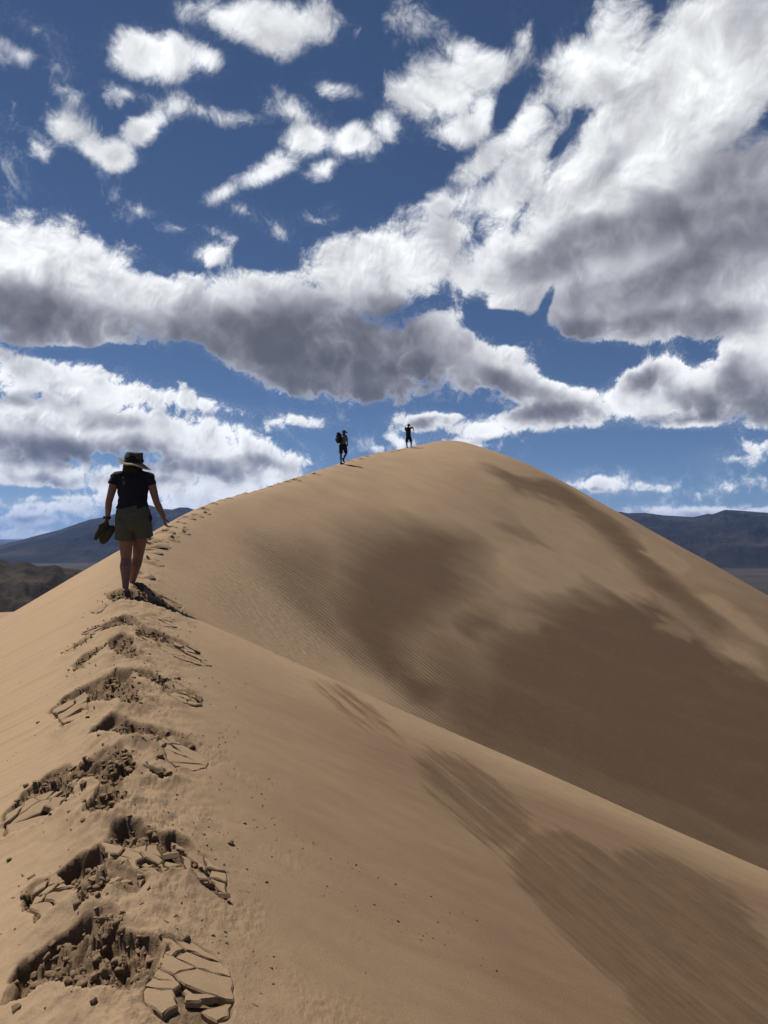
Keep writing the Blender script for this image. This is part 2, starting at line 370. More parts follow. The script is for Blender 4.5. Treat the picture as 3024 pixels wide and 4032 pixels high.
def trail_soft(X, Y):
    """unevenness of the trodden crest between the pits"""
    rx = np.interp(Y, RC[:, 1][:400], RC[:, 0][:400])
    d = X - rx
    w = np.exp(-(d / .42) ** 2) * sstep(1.2, 2.2, Y) * (1 - sstep(9.5, 12, Y))
    w2 = np.exp(-((d - .25) / .6) ** 2) * sstep(1.2, 2.2, Y) * (1 - sstep(9.5, 12, Y))
    z = w * (.050 * fbm(X * 3.2, Y * 3.2, 3, .5, 41) + .045 * fbm(X * 8, Y * 8, 5, .58, 43))
    z += w2 * sstep(.1, .4, fbm(X * 2.5, Y * 2.5, 3, .5, 47) + .15) * .022 * fbm(X * 30, Y * 30, 4, .6, 49)
    return z

BASE_Z = -32.0
def ground(x, y, fine=True):
    x = np.asarray(x, float); y = np.asarray(y, float)
    z = _base(x, y)
    r = np.hypot(x, y)
    # beyond the sampled dune the flanks run out
    z = z - .45 * np.maximum(np.maximum(np.abs(x - 20) - 108, 0), np.maximum(y - 128, -10 - y).clip(0))
    z = z + .35 * fbm(x / 17, y / 17, 3, .5, 61) * sstep(14, 40, r) * sstep(0, 1, 1.0)
    z = z + .05 * fbm(x / 2.6, y / 2.6, 3, .5, 63) * sstep(3, 10, r)
    bz = BASE_Z + 2.5 * fbm(x / 60, y / 60, 3, .5, 65) - .045 * np.maximum(r - 260, 0)
    k = 3.0
    a = np.maximum(z, bz)
    z = a + k * np.log1p(np.exp(-np.abs(z - bz) / k)) * .5
    if fine:
        near = (r < 13) & (x < 1.5) & (y > .5)
        if near.any():
            zz = trample(x[near], y[near]) + trail_soft(x[near], y[near])
            z[near] = z[near] + zz
    return z
def gz(x, y, fine=False):
    return float(ground(np.array([x]), np.array([y]), fine)[0])
def gnormal(x, y, e=.12):
    a = ground(np.array([x + e, x - e, x, x]), np.array([y, y, y + e, y - e]), False)
    return Vector((-(a[0] - a[1]) / (2 * e), -(a[2] - a[3]) / (2 * e), 1)).normalized()

def strokes(X, Y, L, base=None):
    o = np.zeros(X.shape) if base is None else base.copy()
    for mx, my, ax, ay, cx, cy_, s in L:
        det = ax * cy_ - ay * cx
        if abs(det) < 1e-6: continue
        dx, dy = X - mx, Y - my
        a = (dx * cy_ - dy * cx) / det
        b = (dy * ax - dx * ay) / det
        q = (np.abs(a) ** 2.6 + np.abs(b) ** 2.2) ** (1 / 2.4)
        w = s * (1 - sstep(.55, 1.45, q))
        o = np.where(s > 0, np.maximum(o, w), o + w) if s > 0 else o + w * (o > 0)
    return np.clip(o, 0, 1)

def build_dune():
    th = np.concatenate([np.arange(-34, -1.5, .06), np.arange(-1.5, 34, .13), np.arange(34, 326, 2.2)])
    rr = np.concatenate([np.geomspace(.05, 1.7, 30, endpoint=False), np.geomspace(1.7, 11.5, 520, endpoint=False),
                         np.geomspace(11.5, 92, 230, endpoint=False), np.geomspace(92, 460, 46)])
    T, RR = np.meshgrid(np.radians(th), rr)
    X = RR * np.sin(T); Y = RR * np.cos(T)
    Z = ground(X.ravel(), Y.ravel()).reshape(X.shape)
    me = grid_mesh('sand_dune', np.stack([X, Y, Z], -1), wrap=True)
    x, y = X.ravel(), Y.ravel()
    # damp sand: dark patches that have not dried yet, drawn out along the slope
    wx = x + .9 * fbm(x / 3.1, y / 3.1, 4, .55, 71) * np.clip(np.hypot(x, y) / 30, .05, 1.6)
    wy = y + 2.4 * fbm(x / 3.1, y / 3.1, 4, .55, 73) * np.clip(np.hypot(x, y) / 30, .03, 1.6)
    zv = Z.ravel()
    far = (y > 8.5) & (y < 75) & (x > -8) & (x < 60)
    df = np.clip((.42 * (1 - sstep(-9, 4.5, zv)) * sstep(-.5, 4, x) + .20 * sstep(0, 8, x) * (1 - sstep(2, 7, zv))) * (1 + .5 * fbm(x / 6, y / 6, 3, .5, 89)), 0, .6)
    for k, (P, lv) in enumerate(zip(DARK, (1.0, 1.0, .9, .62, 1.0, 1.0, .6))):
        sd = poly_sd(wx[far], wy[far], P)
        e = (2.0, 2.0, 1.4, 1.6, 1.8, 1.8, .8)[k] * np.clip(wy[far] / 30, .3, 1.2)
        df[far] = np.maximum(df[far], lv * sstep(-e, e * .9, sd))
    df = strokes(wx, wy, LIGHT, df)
    st = fbm((x * .83 + y * .55) / 5.5, (x * -.55 + y * .83) / .9, 4, .6, 75)
    df = np.clip(df * (1 + .18 * st) + .55 * st * df * (1 - df), 0, 1)
    far_side = sstep(9.3, 11, y + .35 * (x + 2.3))
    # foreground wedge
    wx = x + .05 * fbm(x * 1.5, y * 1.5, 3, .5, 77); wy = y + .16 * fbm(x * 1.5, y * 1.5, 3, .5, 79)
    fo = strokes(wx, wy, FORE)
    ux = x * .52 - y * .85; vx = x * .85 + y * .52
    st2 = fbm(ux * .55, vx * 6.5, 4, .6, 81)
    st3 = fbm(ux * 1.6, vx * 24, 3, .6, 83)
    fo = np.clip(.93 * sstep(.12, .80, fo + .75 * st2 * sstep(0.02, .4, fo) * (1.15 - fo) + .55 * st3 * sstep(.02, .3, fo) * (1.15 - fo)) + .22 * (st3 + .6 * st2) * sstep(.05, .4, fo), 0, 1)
    rx = np.interp(y, RC[:, 1][:400], RC[:, 0][:400])
    slope_shade = (.30 * sstep(.1, 1.2, x - rx) + .44 * sstep(.6, 3.6, x - rx) + .16 * (1 - sstep(3, 7.5, y)) * sstep(-.3, .6, x - rx)) * (1 + .5 * fbm(x * .8, y * .8, 3, .5, 85))  # shade painted on the right slope and the sand nearest the camera
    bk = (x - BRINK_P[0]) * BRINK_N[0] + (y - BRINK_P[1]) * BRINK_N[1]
    slope_shade = slope_shade * (.25 + .75 * sstep(.15, 1.6, -bk))
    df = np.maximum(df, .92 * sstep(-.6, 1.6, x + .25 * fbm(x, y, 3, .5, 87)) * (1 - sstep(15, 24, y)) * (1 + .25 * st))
    fo = np.maximum(fo, np.clip(slope_shade * (1 - sstep(30, 60, np.hypot(x, y))), 0, .68))
    df = np.clip(np.maximum(df, .16 * sstep(2, 12, x - rx)), 0, 1)  # overall shade painted over the right of the far face
    nr = (np.hypot(x, y) < 13) & (x < 1.5) & (y > .5)
    dist = np.zeros(x.shape); dist[nr] = disturbed(x[nr], y[nr])
    dist *= .68 + .6 * fbm(x * 12, y * 12, 3, .6, 93)  # wet turned-up sand, with the hollows' shade painted in as well
    tro = np.exp(-((x - rx - .15) / .40) ** 2) * sstep(1, 2, y) * (1 - sstep(8, 10, y))
    dist = np.maximum(dist, .55 * tro * sstep(-.05, .25, fbm(x * 4, y * 4, 4, .6, 95)))
    attr(me, 'damp_shaded', np.clip(np.maximum(df * far_side + fo * (1 - far_side), dist), 0, 1))  # wet patches together with shade painted into slope and hollows
    attr(me, 'lee_face', far_side)
    attr(me, 'ripple', strokes(x, y, RIP) * far_side)
    rx = np.interp(y, RC[:, 1][:400], RC[:, 0][:400])
    d = x - rx
    attr(me, 'trodden', np.exp(-((d - .12) / .45) ** 2) * sstep(1, 2, y) * (1 - sstep(9, 12, y)))
    attr(me, 'left_flank', sstep(.1, .9, -d) * (y < 60))
    return me

def sand_material(name='sand', wetness_and_shade=None):
    g = NT(name)
    pos = g.n('ShaderNodeNewGeometry').outputs['Position']
    damp_shaded = g.attr('damp_shaded'); rip = g.attr('ripple'); lf = g.attr('left_flank'); tr = g.attr('trodden')
    if wetness_and_shade is not None: damp_shaded = g.n('ShaderNodeValue').outputs[0]; damp_shaded.default_value = wetness_and_shade
    n1 = g.noise(pos, .55, 4, .55)
    n2 = g.noise(pos, 9.0, 5, .6)
    n3 = g.noise(pos, 160.0, 3, .65)
    dry = g.mix(g.mr(n1, .35, .68), (.270, .187, .113), (.236, .164, .101))
    dry = g.mix(g.m('MULTIPLY', g.mr(n2, .42, .75), .5), dry, (.195, .133, .081))
    dry = g.mix(g.m('MULTIPLY', lf, .75), dry, (.300, .207, .120))      # brighter light on the windward flank, painted in as paler sand
    # wind-drawn streaks on the windward flank
    mp = g.n('ShaderNodeMapping', {'Vector': pos, 'Rotation': (0, 0, R(-42)), 'Scale': (.35, 9.0, .35)}).outputs[0]
    s1 = g.noise(mp, 1.0, 4, .6)
    dry = g.mix(g.m('MULTIPLY', g.mr(s1, .56, .72), g.m('MULTIPLY', lf, .6)), dry, (.153, .106, .066))
    # fine streaks down the lee face
    mp2 = g.n('ShaderNodeMapping', {'Vector': pos, 'Rotation': (0, 0, R(58)), 'Scale': (.5, 5.5, .5)}).outputs[0]
    s2 = g.noise(mp2, 1.0, 5, .65)
    dmod = g.m('ADD', damp_shaded, g.m('MULTIPLY', g.m('SUBTRACT', s2, .5), g.m('MULTIPLY', g.m('MULTIPLY', damp_shaded, g.m('SUBTRACT', 1.0, damp_shaded)), 1.5)), clamp=True)
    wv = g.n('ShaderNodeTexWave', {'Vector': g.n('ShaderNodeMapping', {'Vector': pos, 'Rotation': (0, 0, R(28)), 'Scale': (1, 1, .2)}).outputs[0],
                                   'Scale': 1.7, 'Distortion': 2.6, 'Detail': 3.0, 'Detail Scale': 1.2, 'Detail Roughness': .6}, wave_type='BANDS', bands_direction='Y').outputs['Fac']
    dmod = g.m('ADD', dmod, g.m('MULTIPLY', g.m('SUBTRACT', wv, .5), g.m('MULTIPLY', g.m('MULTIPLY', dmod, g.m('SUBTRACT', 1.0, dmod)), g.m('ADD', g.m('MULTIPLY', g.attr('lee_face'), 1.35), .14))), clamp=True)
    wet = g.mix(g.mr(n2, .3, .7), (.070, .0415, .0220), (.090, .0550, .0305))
    col = g.mix(g.m('MULTIPLY', dmod, .96), dry, wet)  # wet sand colour, used for the painted shade as well
    grain = g.mr(n3, .25, .75, .86, 1.12)
    col = g.mix(1.0, col, g.n('ShaderNodeCombineColor', {0: grain, 1: grain, 2: grain}).outputs[0], 'MULTIPLY')
    b = g.n('ShaderNodeBsdfPrincipled', {'Base Color': col, 'Roughness': .92, 'Specular IOR Level': .12})
    # relief: grain, soft lumps, wind ripples
    hgt = g.m('MULTIPLY', g.m('MULTIPLY', wv, rip), .040)
    hgt = g.m('ADD', hgt, g.m('MULTIPLY', n3, .0025))
    hgt = g.m('ADD', hgt, g.m('MULTIPLY', g.noise(pos, 85.0, 4, .65), g.m('ADD', g.m('MULTIPLY', tr, .0045), .0012)))
    hgt = g.m('ADD', hgt, g.m('MULTIPLY', s1, g.m('MULTIPLY', lf, .016)))
    bp = g.n('ShaderNodeBump', {'Height': hgt, 'Strength': 1.0, 'Distance': 1.0})
    g.t.links.new(bp.outputs[0], b.inputs['Normal'])
    return g.surf(b.outputs[0])

SAND = sand_material()
SAND_DAMP = sand_material('damp_sand', .50)
SAND_CRUST = sand_material('sand_crust', .12)
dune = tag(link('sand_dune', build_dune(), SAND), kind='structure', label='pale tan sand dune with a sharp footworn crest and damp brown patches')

# ================================================================== VALLEY, HILLS, MOUNTAINS
def terrain_z(x, y):
    r = np.hypot(x, y)
    z = -165 + 112 * np.exp(-np.maximum(r - 250, 0) / 900.0)
    return z + 5 * fbm(x / 700, y / 700, 4, .5, 91) * sstep(300, 1200, r)
def build_valley():
    th = np.concatenate([np.arange(-36, 36, .35), np.arange(36, 324, 4)])
    rr = np.geomspace(120, 42000, 190)
    T, RR = np.meshgrid(np.radians(th), rr)
    X = RR * np.sin(T); Y = RR * np.cos(T)
    return grid_mesh('valley_floor', np.stack([X, Y, terrain_z(X, Y)], -1), wrap=True)
g = NT('valley_ground')
pos = g.n('ShaderNodeNewGeometry').outputs['Position']
st = g.n('ShaderNodeMapping', {'Vector': pos, 'Scale': (.0004, .0042, 0)}).outputs[0]
v1 = g.noise(st, 1.0, 5, .6); v2 = g.noise(pos, .004, 6, .65)
c = g.ramp(v1, [(.30, (.030, .026, .023)), (.44, (.055, .046, .038)), (.52, (.030, .026, .023)), (.60, (.085, .070, .057)), (.64, (.040, .034, .029)), (.8, (.058, .048, .04))])
c = g.mix(g.mr(v2, .4, .7), c, (.028, .024, .021))
VALLEY = g.surf(g.n('ShaderNodeBsdfPrincipled', {'Base Color': c, 'Roughness': .95, 'Specular IOR Level': .05}).outputs[0])
tag(link('valley_floor', build_valley(), VALLEY), kind='structure', label='grey brown desert valley floor with darker scrub bands')

def rock_material(name, dark, mid, light, scale):
    g = NT(name)
    pos = g.n('ShaderNodeNewGeometry').outputs['Position']
    n1 = g.noise(pos, scale, 7, .62); n2 = g.noise(pos, scale * 5, 5, .6)
    c = g.ramp(n1, [(.32, dark), (.5, mid), (.68, light)])
    c = g.mix(g.m('MULTIPLY', g.mr(n2, .45, .75), .6), c, dark)
    b = g.n('ShaderNodeBsdfPrincipled', {'Base Color': c, 'Roughness': .95, 'Specular IOR Level': .05})
    bp = g.n('ShaderNodeBump', {'Height': g.m('MULTIPLY', n2, .5 / scale * .1), 'Strength': .8, 'Distance': 1.0})
    g.t.links.new(bp.outputs[0], b.inputs['Normal'])
    return g.surf(b.outputs[0])

def mountain(name, sky, dist, depth, foot, seed, cols=520, rows=120, rough=.60, wl=620.0):
    """sky: (azimuth deg, elevation deg) of the skyline; the crest stands `dist` away, foothills begin `foot` away"""
    az = np.array([s[0] for s in sky]); el = np.array([s[1] for s in sky])
    A = np.linspace(az[0], az[-1], cols)
    hz = np.tan(np.radians(np.interp(A, az, el)))
    t = np.linspace(0, 1.35, rows)                  # 0 foot, 1 crest, beyond: back slope
    TT, AA = np.meshgrid(t, np.radians(A), indexing='ij')
    HZ = np.broadcast_to(hz, TT.shape)
    RR = foot + (dist - foot) * TT
    # the crest wanders in plan so that spurs stand in front of one another
    RR = RR + depth * .22 * fbm(np.degrees(AA) / 4.0, TT * 0 + seed, 3, .5, seed) * TT
    X = RR * np.sin(AA); Y = RR * np.cos(AA)
    zb = terrain_z(X, Y) - 4
    crest = HZ * RR
    up = np.where(TT < 1, TT ** 1.35, 1 - (TT - 1) * 1.2)
    rid = fbm(X / wl, Y / (wl * 1.7), 6, .55, seed + 5, 'ridge')
    carve = rough * (crest - zb) * (rid - .35) * np.sin(np.clip(TT, 0, 1) * math.pi) ** .7
    Z = zb + (crest - zb) * up + carve
    # keep the crest row on the skyline
    Z = np.minimum(Z, np.maximum(crest, zb) + 0 * Z)
    Z[0] -= 12
    me = grid_mesh(name, np.stack([X, Y, Z], -1))
    return me

def src(u, v):
    a = (u - 1512.0) / 3023.0; b = (2110.0 - v) / 3023.0
    z = math.atan(a)
    return math.degrees(z), math.degrees(math.atan(b * math.cos(z)))
LEFT = [(-33, -.1), (-30.5, -.45)] + [src(u, v) for u, v in [(0, 2147), (43, 2135), (103, 2121), (140, 2110), (180, 2100), (233, 2087), (304, 2062), (353, 2046), (396, 2038), (434, 2030),
        (500, 2008), (540, 1995), (580, 1987), (640, 2003), (678, 2006), (705, 1998), (738, 1998), (768, 2008)]] + [(-11.5, 1.6), (-9.0, 1.9), (-6, 1.4), (-3, .6)]
RIGHT = [(6, -.2), (9, .6), (12, 1.2)] + [src(u, v) for u, v in [(2393, 2015), (2443, 2015), (2473, 2021), (2543, 2019), (2612, 2029), (2732, 2036), (2786, 2023), (2806, 2025), (2856, 2007),
        (2895, 2009), (3024, 2019)]] + [(28.5, 1.5), (31, 1.9), (35, 1.0)]
ROCK_FAR = rock_material('far_rock', (.008, .008, .009), (.015, .014, .015), (.040, .035, .032), .0016)
ROCK_NEAR = rock_material('near_rock', (.014, .012, .011), (.024, .020, .017), (.060, .047, .036), .012)
tag(link('mountains', mountain('mountains', LEFT, 8200, 1500, 5000, 3), ROCK_FAR), kind='structure', label='blue grey mountain range rising left behind the walking woman')
tag(link('mountains', mountain('mountains', RIGHT, 7600, 1500, 4300, 9), ROCK_FAR), kind='structure', label='dark blue mountain range behind the right slope of the dune')
HILLS = [(-36, -1.2), (-31, -1.5)] + [src(u, v) for u, v in [(0, 2200), (43, 2216), (75, 2214), (103, 2209), (152, 2230), (190, 2228), (217, 2224), (255, 2236), (300, 2240), (353, 2247), (430, 2262), (520, 2285)]] + [(-15, -3.9)]
tag(link('hills', mountain('hills', HILLS, 900, 260, 560, 15, 260, 70, .55, 120.0), ROCK_NEAR), kind='structure', label='dark rocky hills at the left below the dune')

# ================================================================== SKY WITH CLOUDS
CLOUDS=[(-24.89,31.44,1.99,0.59,-10.0,0.7,1.3),(-25.74,29.87,1.35,0.84,-0.0,0.7,1.3),(-23.1,29.44,0.88,1.49,35.0,0.45,1.5),(-26.07,24.66,0.61,1.33,10.0,0.5,1.4),(-24.46,24.9,1.32,0.72,-30.0,0.6,1.2),(-16.51,31.56,4.19,1.49,-0.0,1.0,0.8),(-17.71,30.92,2.51,1.21,-0.0,1.0,0.8),(-13.54,31.68,1.96,1.09,-0.0,1.0,1.0),(-9.23,33.98,6.4,1.36,-0.0,1.0,0.9),(-8.22,32.99,2.54,1.01,-0.0,1.0,1.0),(-4.81,34.0,2.23,1.18,-0.0,0.8,1.1),(-18.8,28.99,1.11,0.45,-0.0,0.7,1.2),(-22.72,26.4,1.62,1.02,-0.0,0.9,1.0),(-21.09,25.62,1.8,0.89,-20.0,1.3,1.0),(-19.57,25.32,1.84,1.06,10.0,1.3,0.9),(-17.39,27.26,2.67,0.99,38.0,1.3,1.1),(-15.33,28.73,1.93,0.82,10.0,0.8,1.1),(-13.54,28.74,1.63,0.67,-15.0,0.7,1.2),(-11.67,28.37,1.19,0.31,5.0,0.5,1.3),(-6.86,29.17,2.45,0.99,-20.0,0.6,1.3),(-5.66,27.5,2.46,1.3,-0.0,1.3,1.0),(-8.22,25.73,3.22,1.0,25.0,1.3,1.0),(-11.83,23.95,1.52,0.62,25.0,0.8,1.1),(-2.23,27.6,3.45,1.25,8.0,1.3,1.0),(0.09,28.21,1.55,1.56,20.0,1.0,1.0),(-4.29,26.04,1.79,0.83,20.0,1.0,0.9),(-3.78,30.67,1.55,0.51,-5.0,0.7,1.1),(-10.07,22.73,1.94,0.69,-20.0,0.6,1.3),(-7.78,21.6,1.42,1.01,-30.0,0.7,1.2),(-5.08,22.44,1.44,0.41,-5.0,0.6,1.1),(-18.02,22.22,1.19,0.37,-5.0,0.6,1.1),(-15.33,21.36,0.77,0.23,-5.0,0.5,1.2),(-11.9,21.06,1.39,0.59,-15.0,0.5,1.3),(-12.72,19.81,1.91,1.07,-0.0,1.0,0.9),(4.5,30.7,4.29,2.55,-0.0,1.0,1.0),(5.53,32.53,2.91,1.17,-0.0,1.1,0.9),(7.57,29.4,1.87,1.56,-0.0,1.0,1.0),(2.09,30.24,2.07,1.55,-0.0,1.0,1.0),(7.23,31.33,2.55,2.13,-0.0,1.0,1.0),(5.87,28.3,3.25,1.28,-0.0,1.1,1.0),(3.47,33.81,2.93,1.24,-20.0,0.5,1.6),(10.6,33.0,1.13,1.24,-30.0,0.45,1.5),(7.91,26.16,3.73,1.27,38.0,1.0,1.0),(10.6,28.14,3.0,1.58,42.0,1.0,1.0),(6.21,18.79,2.39,2.15,-0.0,1.0,0.9),(5.53,21.83,2.05,1.36,-0.0,0.9,1.0),(-11.9,5.14,4.96,1.74,-0.0,1.0,0.9),(-19.26,3.02,7.39,0.85,-0.0,0.9,0.9),(-23.45,2.08,4.36,0.63,-0.0,0.8,0.9),(-16.76,2.17,4.75,0.73,-0.0,0.8,0.9),(-9.23,4.34,3.7,1.22,-0.0,1.0,0.9),(-21.09,8.24,4.81,1.58,-0.0,1.0,0.9),(-11.9,7.65,3.64,1.13,-10.0,0.9,0.9),(20.51,27.14,12.73,5.13,38.0,1.3,0.9),(18.98,20.55,11.12,5.44,15.0,1.3,0.8),(9.6,24.25,6.38,2.27,38.0,1.0,0.9),(5.53,23.73,5.13,1.04,15.0,0.8,1.0),(15.84,31.29,4.8,3.4,30.0,1.0,1.0),(23.77,30.27,5.79,4.01,-0.0,1.2,0.9),(19.6,16.08,7.21,2.94,5.0,1.2,0.7),(15.2,15.53,3.6,2.1,-10.0,1.1,0.7),(25.2,16.92,4.24,4.86,-0.0,1.2,0.8),(8.76,19.45,3.21,3.19,-15.0,1.0,0.8),(9.26,17.12,2.36,2.02,-0.0,1.0,0.8),(12.59,19.37,5.26,3.3,40.0,1.1,0.8),(14.23,23.32,8.12,3.11,38.0,1.2,0.9),(-23.74,17.39,6.95,3.97,-0.0,1.1,0.9),(-26.02,17.94,4.46,3.37,-0.0,1.1,0.9),(-16.76,16.18,8.24,2.81,-8.0,1.1,0.9),(-9.23,16.5,10.1,2.76,4.0,1.1,0.8),(-0.33,19.35,7.25,3.32,10.0,1.1,0.9),(3.3,21.0,3.1,1.86,15.0,1.0,0.9),(-4.46,13.28,9.96,3.39,-6.0,1.2,0.7),(4.16,14.1,3.78,3.24,-0.0,1.1,0.8),(-9.23,13.47,6.06,2.52,-20.0,1.1,0.8),(-22.28,14.32,6.21,2.04,-0.0,1.1,0.9),(-10.57,18.29,2.0,0.92,-0.0,0.8,1.0),(-22.28,10.2,6.8,2.04,-8.0,1.0,0.9),(-14.52,9.69,5.18,0.84,-6.0,0.8,1.0),(-24.03,7.14,5.76,2.8,-0.0,1.1,0.9),(-18.64,7.41,4.03,2.0,-10.0,1.0,0.9),(-15.49,7.04,3.85,1.9,-15.0,1.0,0.9),(-13.54,6.27,3.92,1.99,-0.0,1.0,0.9),(-9.23,5.86,3.97,1.62,-5.0,1.0,1.0),(-7.88,4.87,2.64,1.22,-5.0,0.9,1.0),(-24.03,4.33,5.19,1.38,-0.0,1.0,0.9),(-17.71,3.86,5.64,1.51,-0.0,1.0,0.9),(-11.9,3.46,3.97,1.35,-0.0,1.0,0.9),(-13.87,2.43,3.91,1.14,-0.0,1.0,0.9),(-24.89,2.37,1.25,0.31,-0.0,0.6,0.8),(-22.13,2.48,1.3,0.32,-0.0,0.6,0.8),(-21.03,1.53,1.26,0.39,-0.0,0.6,0.8),(-24.46,1.12,2.4,0.69,-0.0,0.9,0.8),(-24.89,0.08,2.84,0.56,-0.0,0.8,0.8),(-25.74,-0.45,2.52,0.37,-0.0,0.7,0.7),(-6.52,8.54,1.84,0.5,-0.0,0.8,0.8),(2.61,8.41,2.07,0.88,-0.0,0.9,0.8),(4.16,8.87,1.79,0.94,-0.0,0.9,0.8),(1.4,6.96,1.45,0.61,-10.0,0.8,0.9),(-0.33,6.62,1.04,0.41,-0.0,0.6,0.9),(7.4,7.75,2.45,1.14,5.0,1.0,0.9),(6.21,6.92,2.05,0.74,-0.0,0.9,0.9),(7.57,12.55,3.56,2.15,-0.0,1.1,0.8),(10.27,11.33,3.01,1.96,-10.0,1.1,0.8),(12.26,10.43,2.47,1.63,-20.0,1.1,0.8),(12.26,8.96,4.29,1.38,-0.0,1.1,0.8),(14.23,9.61,2.14,1.5,-10.0,1.1,0.8),(15.52,8.84,1.41,1.11,-0.0,1.0,0.8),(9.94,8.53,2.35,1.13,-0.0,1.0,0.8),(20.21,11.44,3.04,1.62,-0.0,1.1,0.8),(18.21,10.94,1.87,1.65,-0.0,1.1,0.8),(18.98,9.38,4.63,1.4,-0.0,1.1,0.8),(23.77,9.94,4.34,2.33,-0.0,1.1,0.8),(26.05,10.36,3.07,3.6,-0.0,1.1,0.9),(26.05,13.92,3.35,2.92,-0.0,1.1,0.9),(17.42,9.78,2.52,1.15,-0.0,1.0,0.8),(22.6,8.0,4.42,0.81,-0.0,1.0,0.7),(25.49,7.83,2.82,0.8,-0.0,1.0,0.8),(24.63,5.25,0.86,0.34,-5.0,0.6,1.0),(26.05,5.86,0.95,0.74,20.0,0.8,0.9),(14.55,3.73,1.55,0.43,-5.0,0.8,0.8),(15.84,3.74,2.11,0.66,-0.0,0.9,0.8),(18.67,3.42,2.05,0.39,-3.0,0.8,0.9),(22.46,3.05,0.77,0.38,50.0,0.4,1.2),(24.35,3.29,1.66,0.38,8.0,0.6,1.0),(23.19,1.57,5.84,0.48,-0.0,1.0,0.7),(19.6,1.74,1.84,0.46,-0.0,0.8,0.8),(14.23,9.61,0.97,0.81,-0.0,1.0,0.8),(10.6,14.7,0.87,0.38,50.0,0.35,1.2),(7.4,15.46,1.7,0.32,-10.0,0.3,1.3)]
BASES=[(-22.28,14.17,6.51,1.5,-0.0,0.9),(-25.46,15.16,4.22,1.31,-0.0,0.6),(-16.76,14.43,3.48,0.81,-5.0,0.3),(-4.81,13.6,7.89,2.54,-5.0,1.3),(-9.23,14.76,5.05,1.28,-5.0,0.7),(-0.33,15.26,5.18,1.93,-10.0,0.8),(2.43,11.99,3.79,1.49,-0.0,0.7),(-4.46,10.81,7.21,1.06,-4.0,0.85),(19.9,21.01,6.11,1.27,12.0,0.75),(14.23,20.14,4.22,1.24,20.0,0.7),(23.19,18.32,4.96,1.72,10.0,0.7),(16.79,16.63,4.75,1.52,5.0,0.6),(20.21,14.52,5.48,0.97,-0.0,0.8),(14.23,14.6,2.27,0.69,-0.0,0.6),(24.63,23.88,2.57,1.58,-0.0,0.5),(21.42,23.04,4.49,0.82,20.0,0.35),(15.84,24.55,3.52,0.82,35.0,0.2),(26.05,20.16,2.23,1.64,-0.0,0.5),(9.6,18.65,2.02,1.53,-0.0,0.15),(-24.03,5.9,4.9,0.87,-0.0,0.9),(-17.39,6.0,1.73,1.04,-0.0,0.75),(-19.26,8.18,2.46,0.51,-0.0,0.35),(-13.87,4.94,3.09,0.67,-5.0,0.7),(-9.23,5.15,2.02,0.47,-0.0,0.5),(-24.89,9.09,3.41,0.43,-0.0,0.35),(-23.45,3.78,1.74,0.38,-0.0,0.4),(-17.71,3.86,3.14,0.39,-0.0,0.4),(-11.57,4.44,1.99,0.37,-0.0,0.5),(12.26,8.89,2.97,0.79,-5.0,0.85),(8.42,11.22,2.03,0.99,-10.0,0.7),(10.94,10.39,1.83,0.66,-20.0,0.4),(3.47,8.34,1.72,0.3,-0.0,0.6),(7.57,7.0,1.53,0.3,-0.0,0.4),(24.06,9.3,2.88,1.04,-0.0,0.9),(19.14,10.82,1.7,0.76,-0.0,0.75),(20.82,8.07,4.23,0.41,-0.0,0.8),(25.49,10.71,1.69,1.2,-0.0,0.4),(26.05,8.37,1.67,0.67,-0.0,0.55),(16.48,3.33,1.91,0.17,-0.0,0.5),(-24.46,0.93,1.72,0.19,-0.0,0.3),(23.77,1.44,4.34,0.19,-0.0,0.2)]
GAPS=[(12.1,16.81,0.43,1.92,-25.0,1.8),(7.23,15.63,2.11,0.64,10.0,1.5),(9.43,15.23,2.02,1.02,-10.0,1.6),(13.09,26.73,0.85,0.32,50.0,1.0),(22.01,12.29,0.71,0.49,-0.0,1.2),(-20.79,12.63,3.32,0.37,4.0,1.2),(-17.71,12.71,2.19,0.44,-10.0,1.2),(-12.89,11.71,2.46,0.9,-28.0,1.6),(-10.57,10.5,1.67,0.66,-20.0,1.2),(14.88,12.25,3.55,1.08,5.0,1.6),(6.21,9.45,2.73,0.4,-0.0,0.9),(17.74,6.96,6.27,0.45,-0.0,0.8),(-9.23,20.03,2.02,0.72,-0.0,1.0),(-20.48,5.57,1.21,0.26,-0.0,0.4),(-23.16,3.03,3.8,0.29,-0.0,0.6),(-7.2,6.74,1.36,0.47,-20.0,0.4),(9.1,29.3,0.81,1.3,-35.0,0.8)]

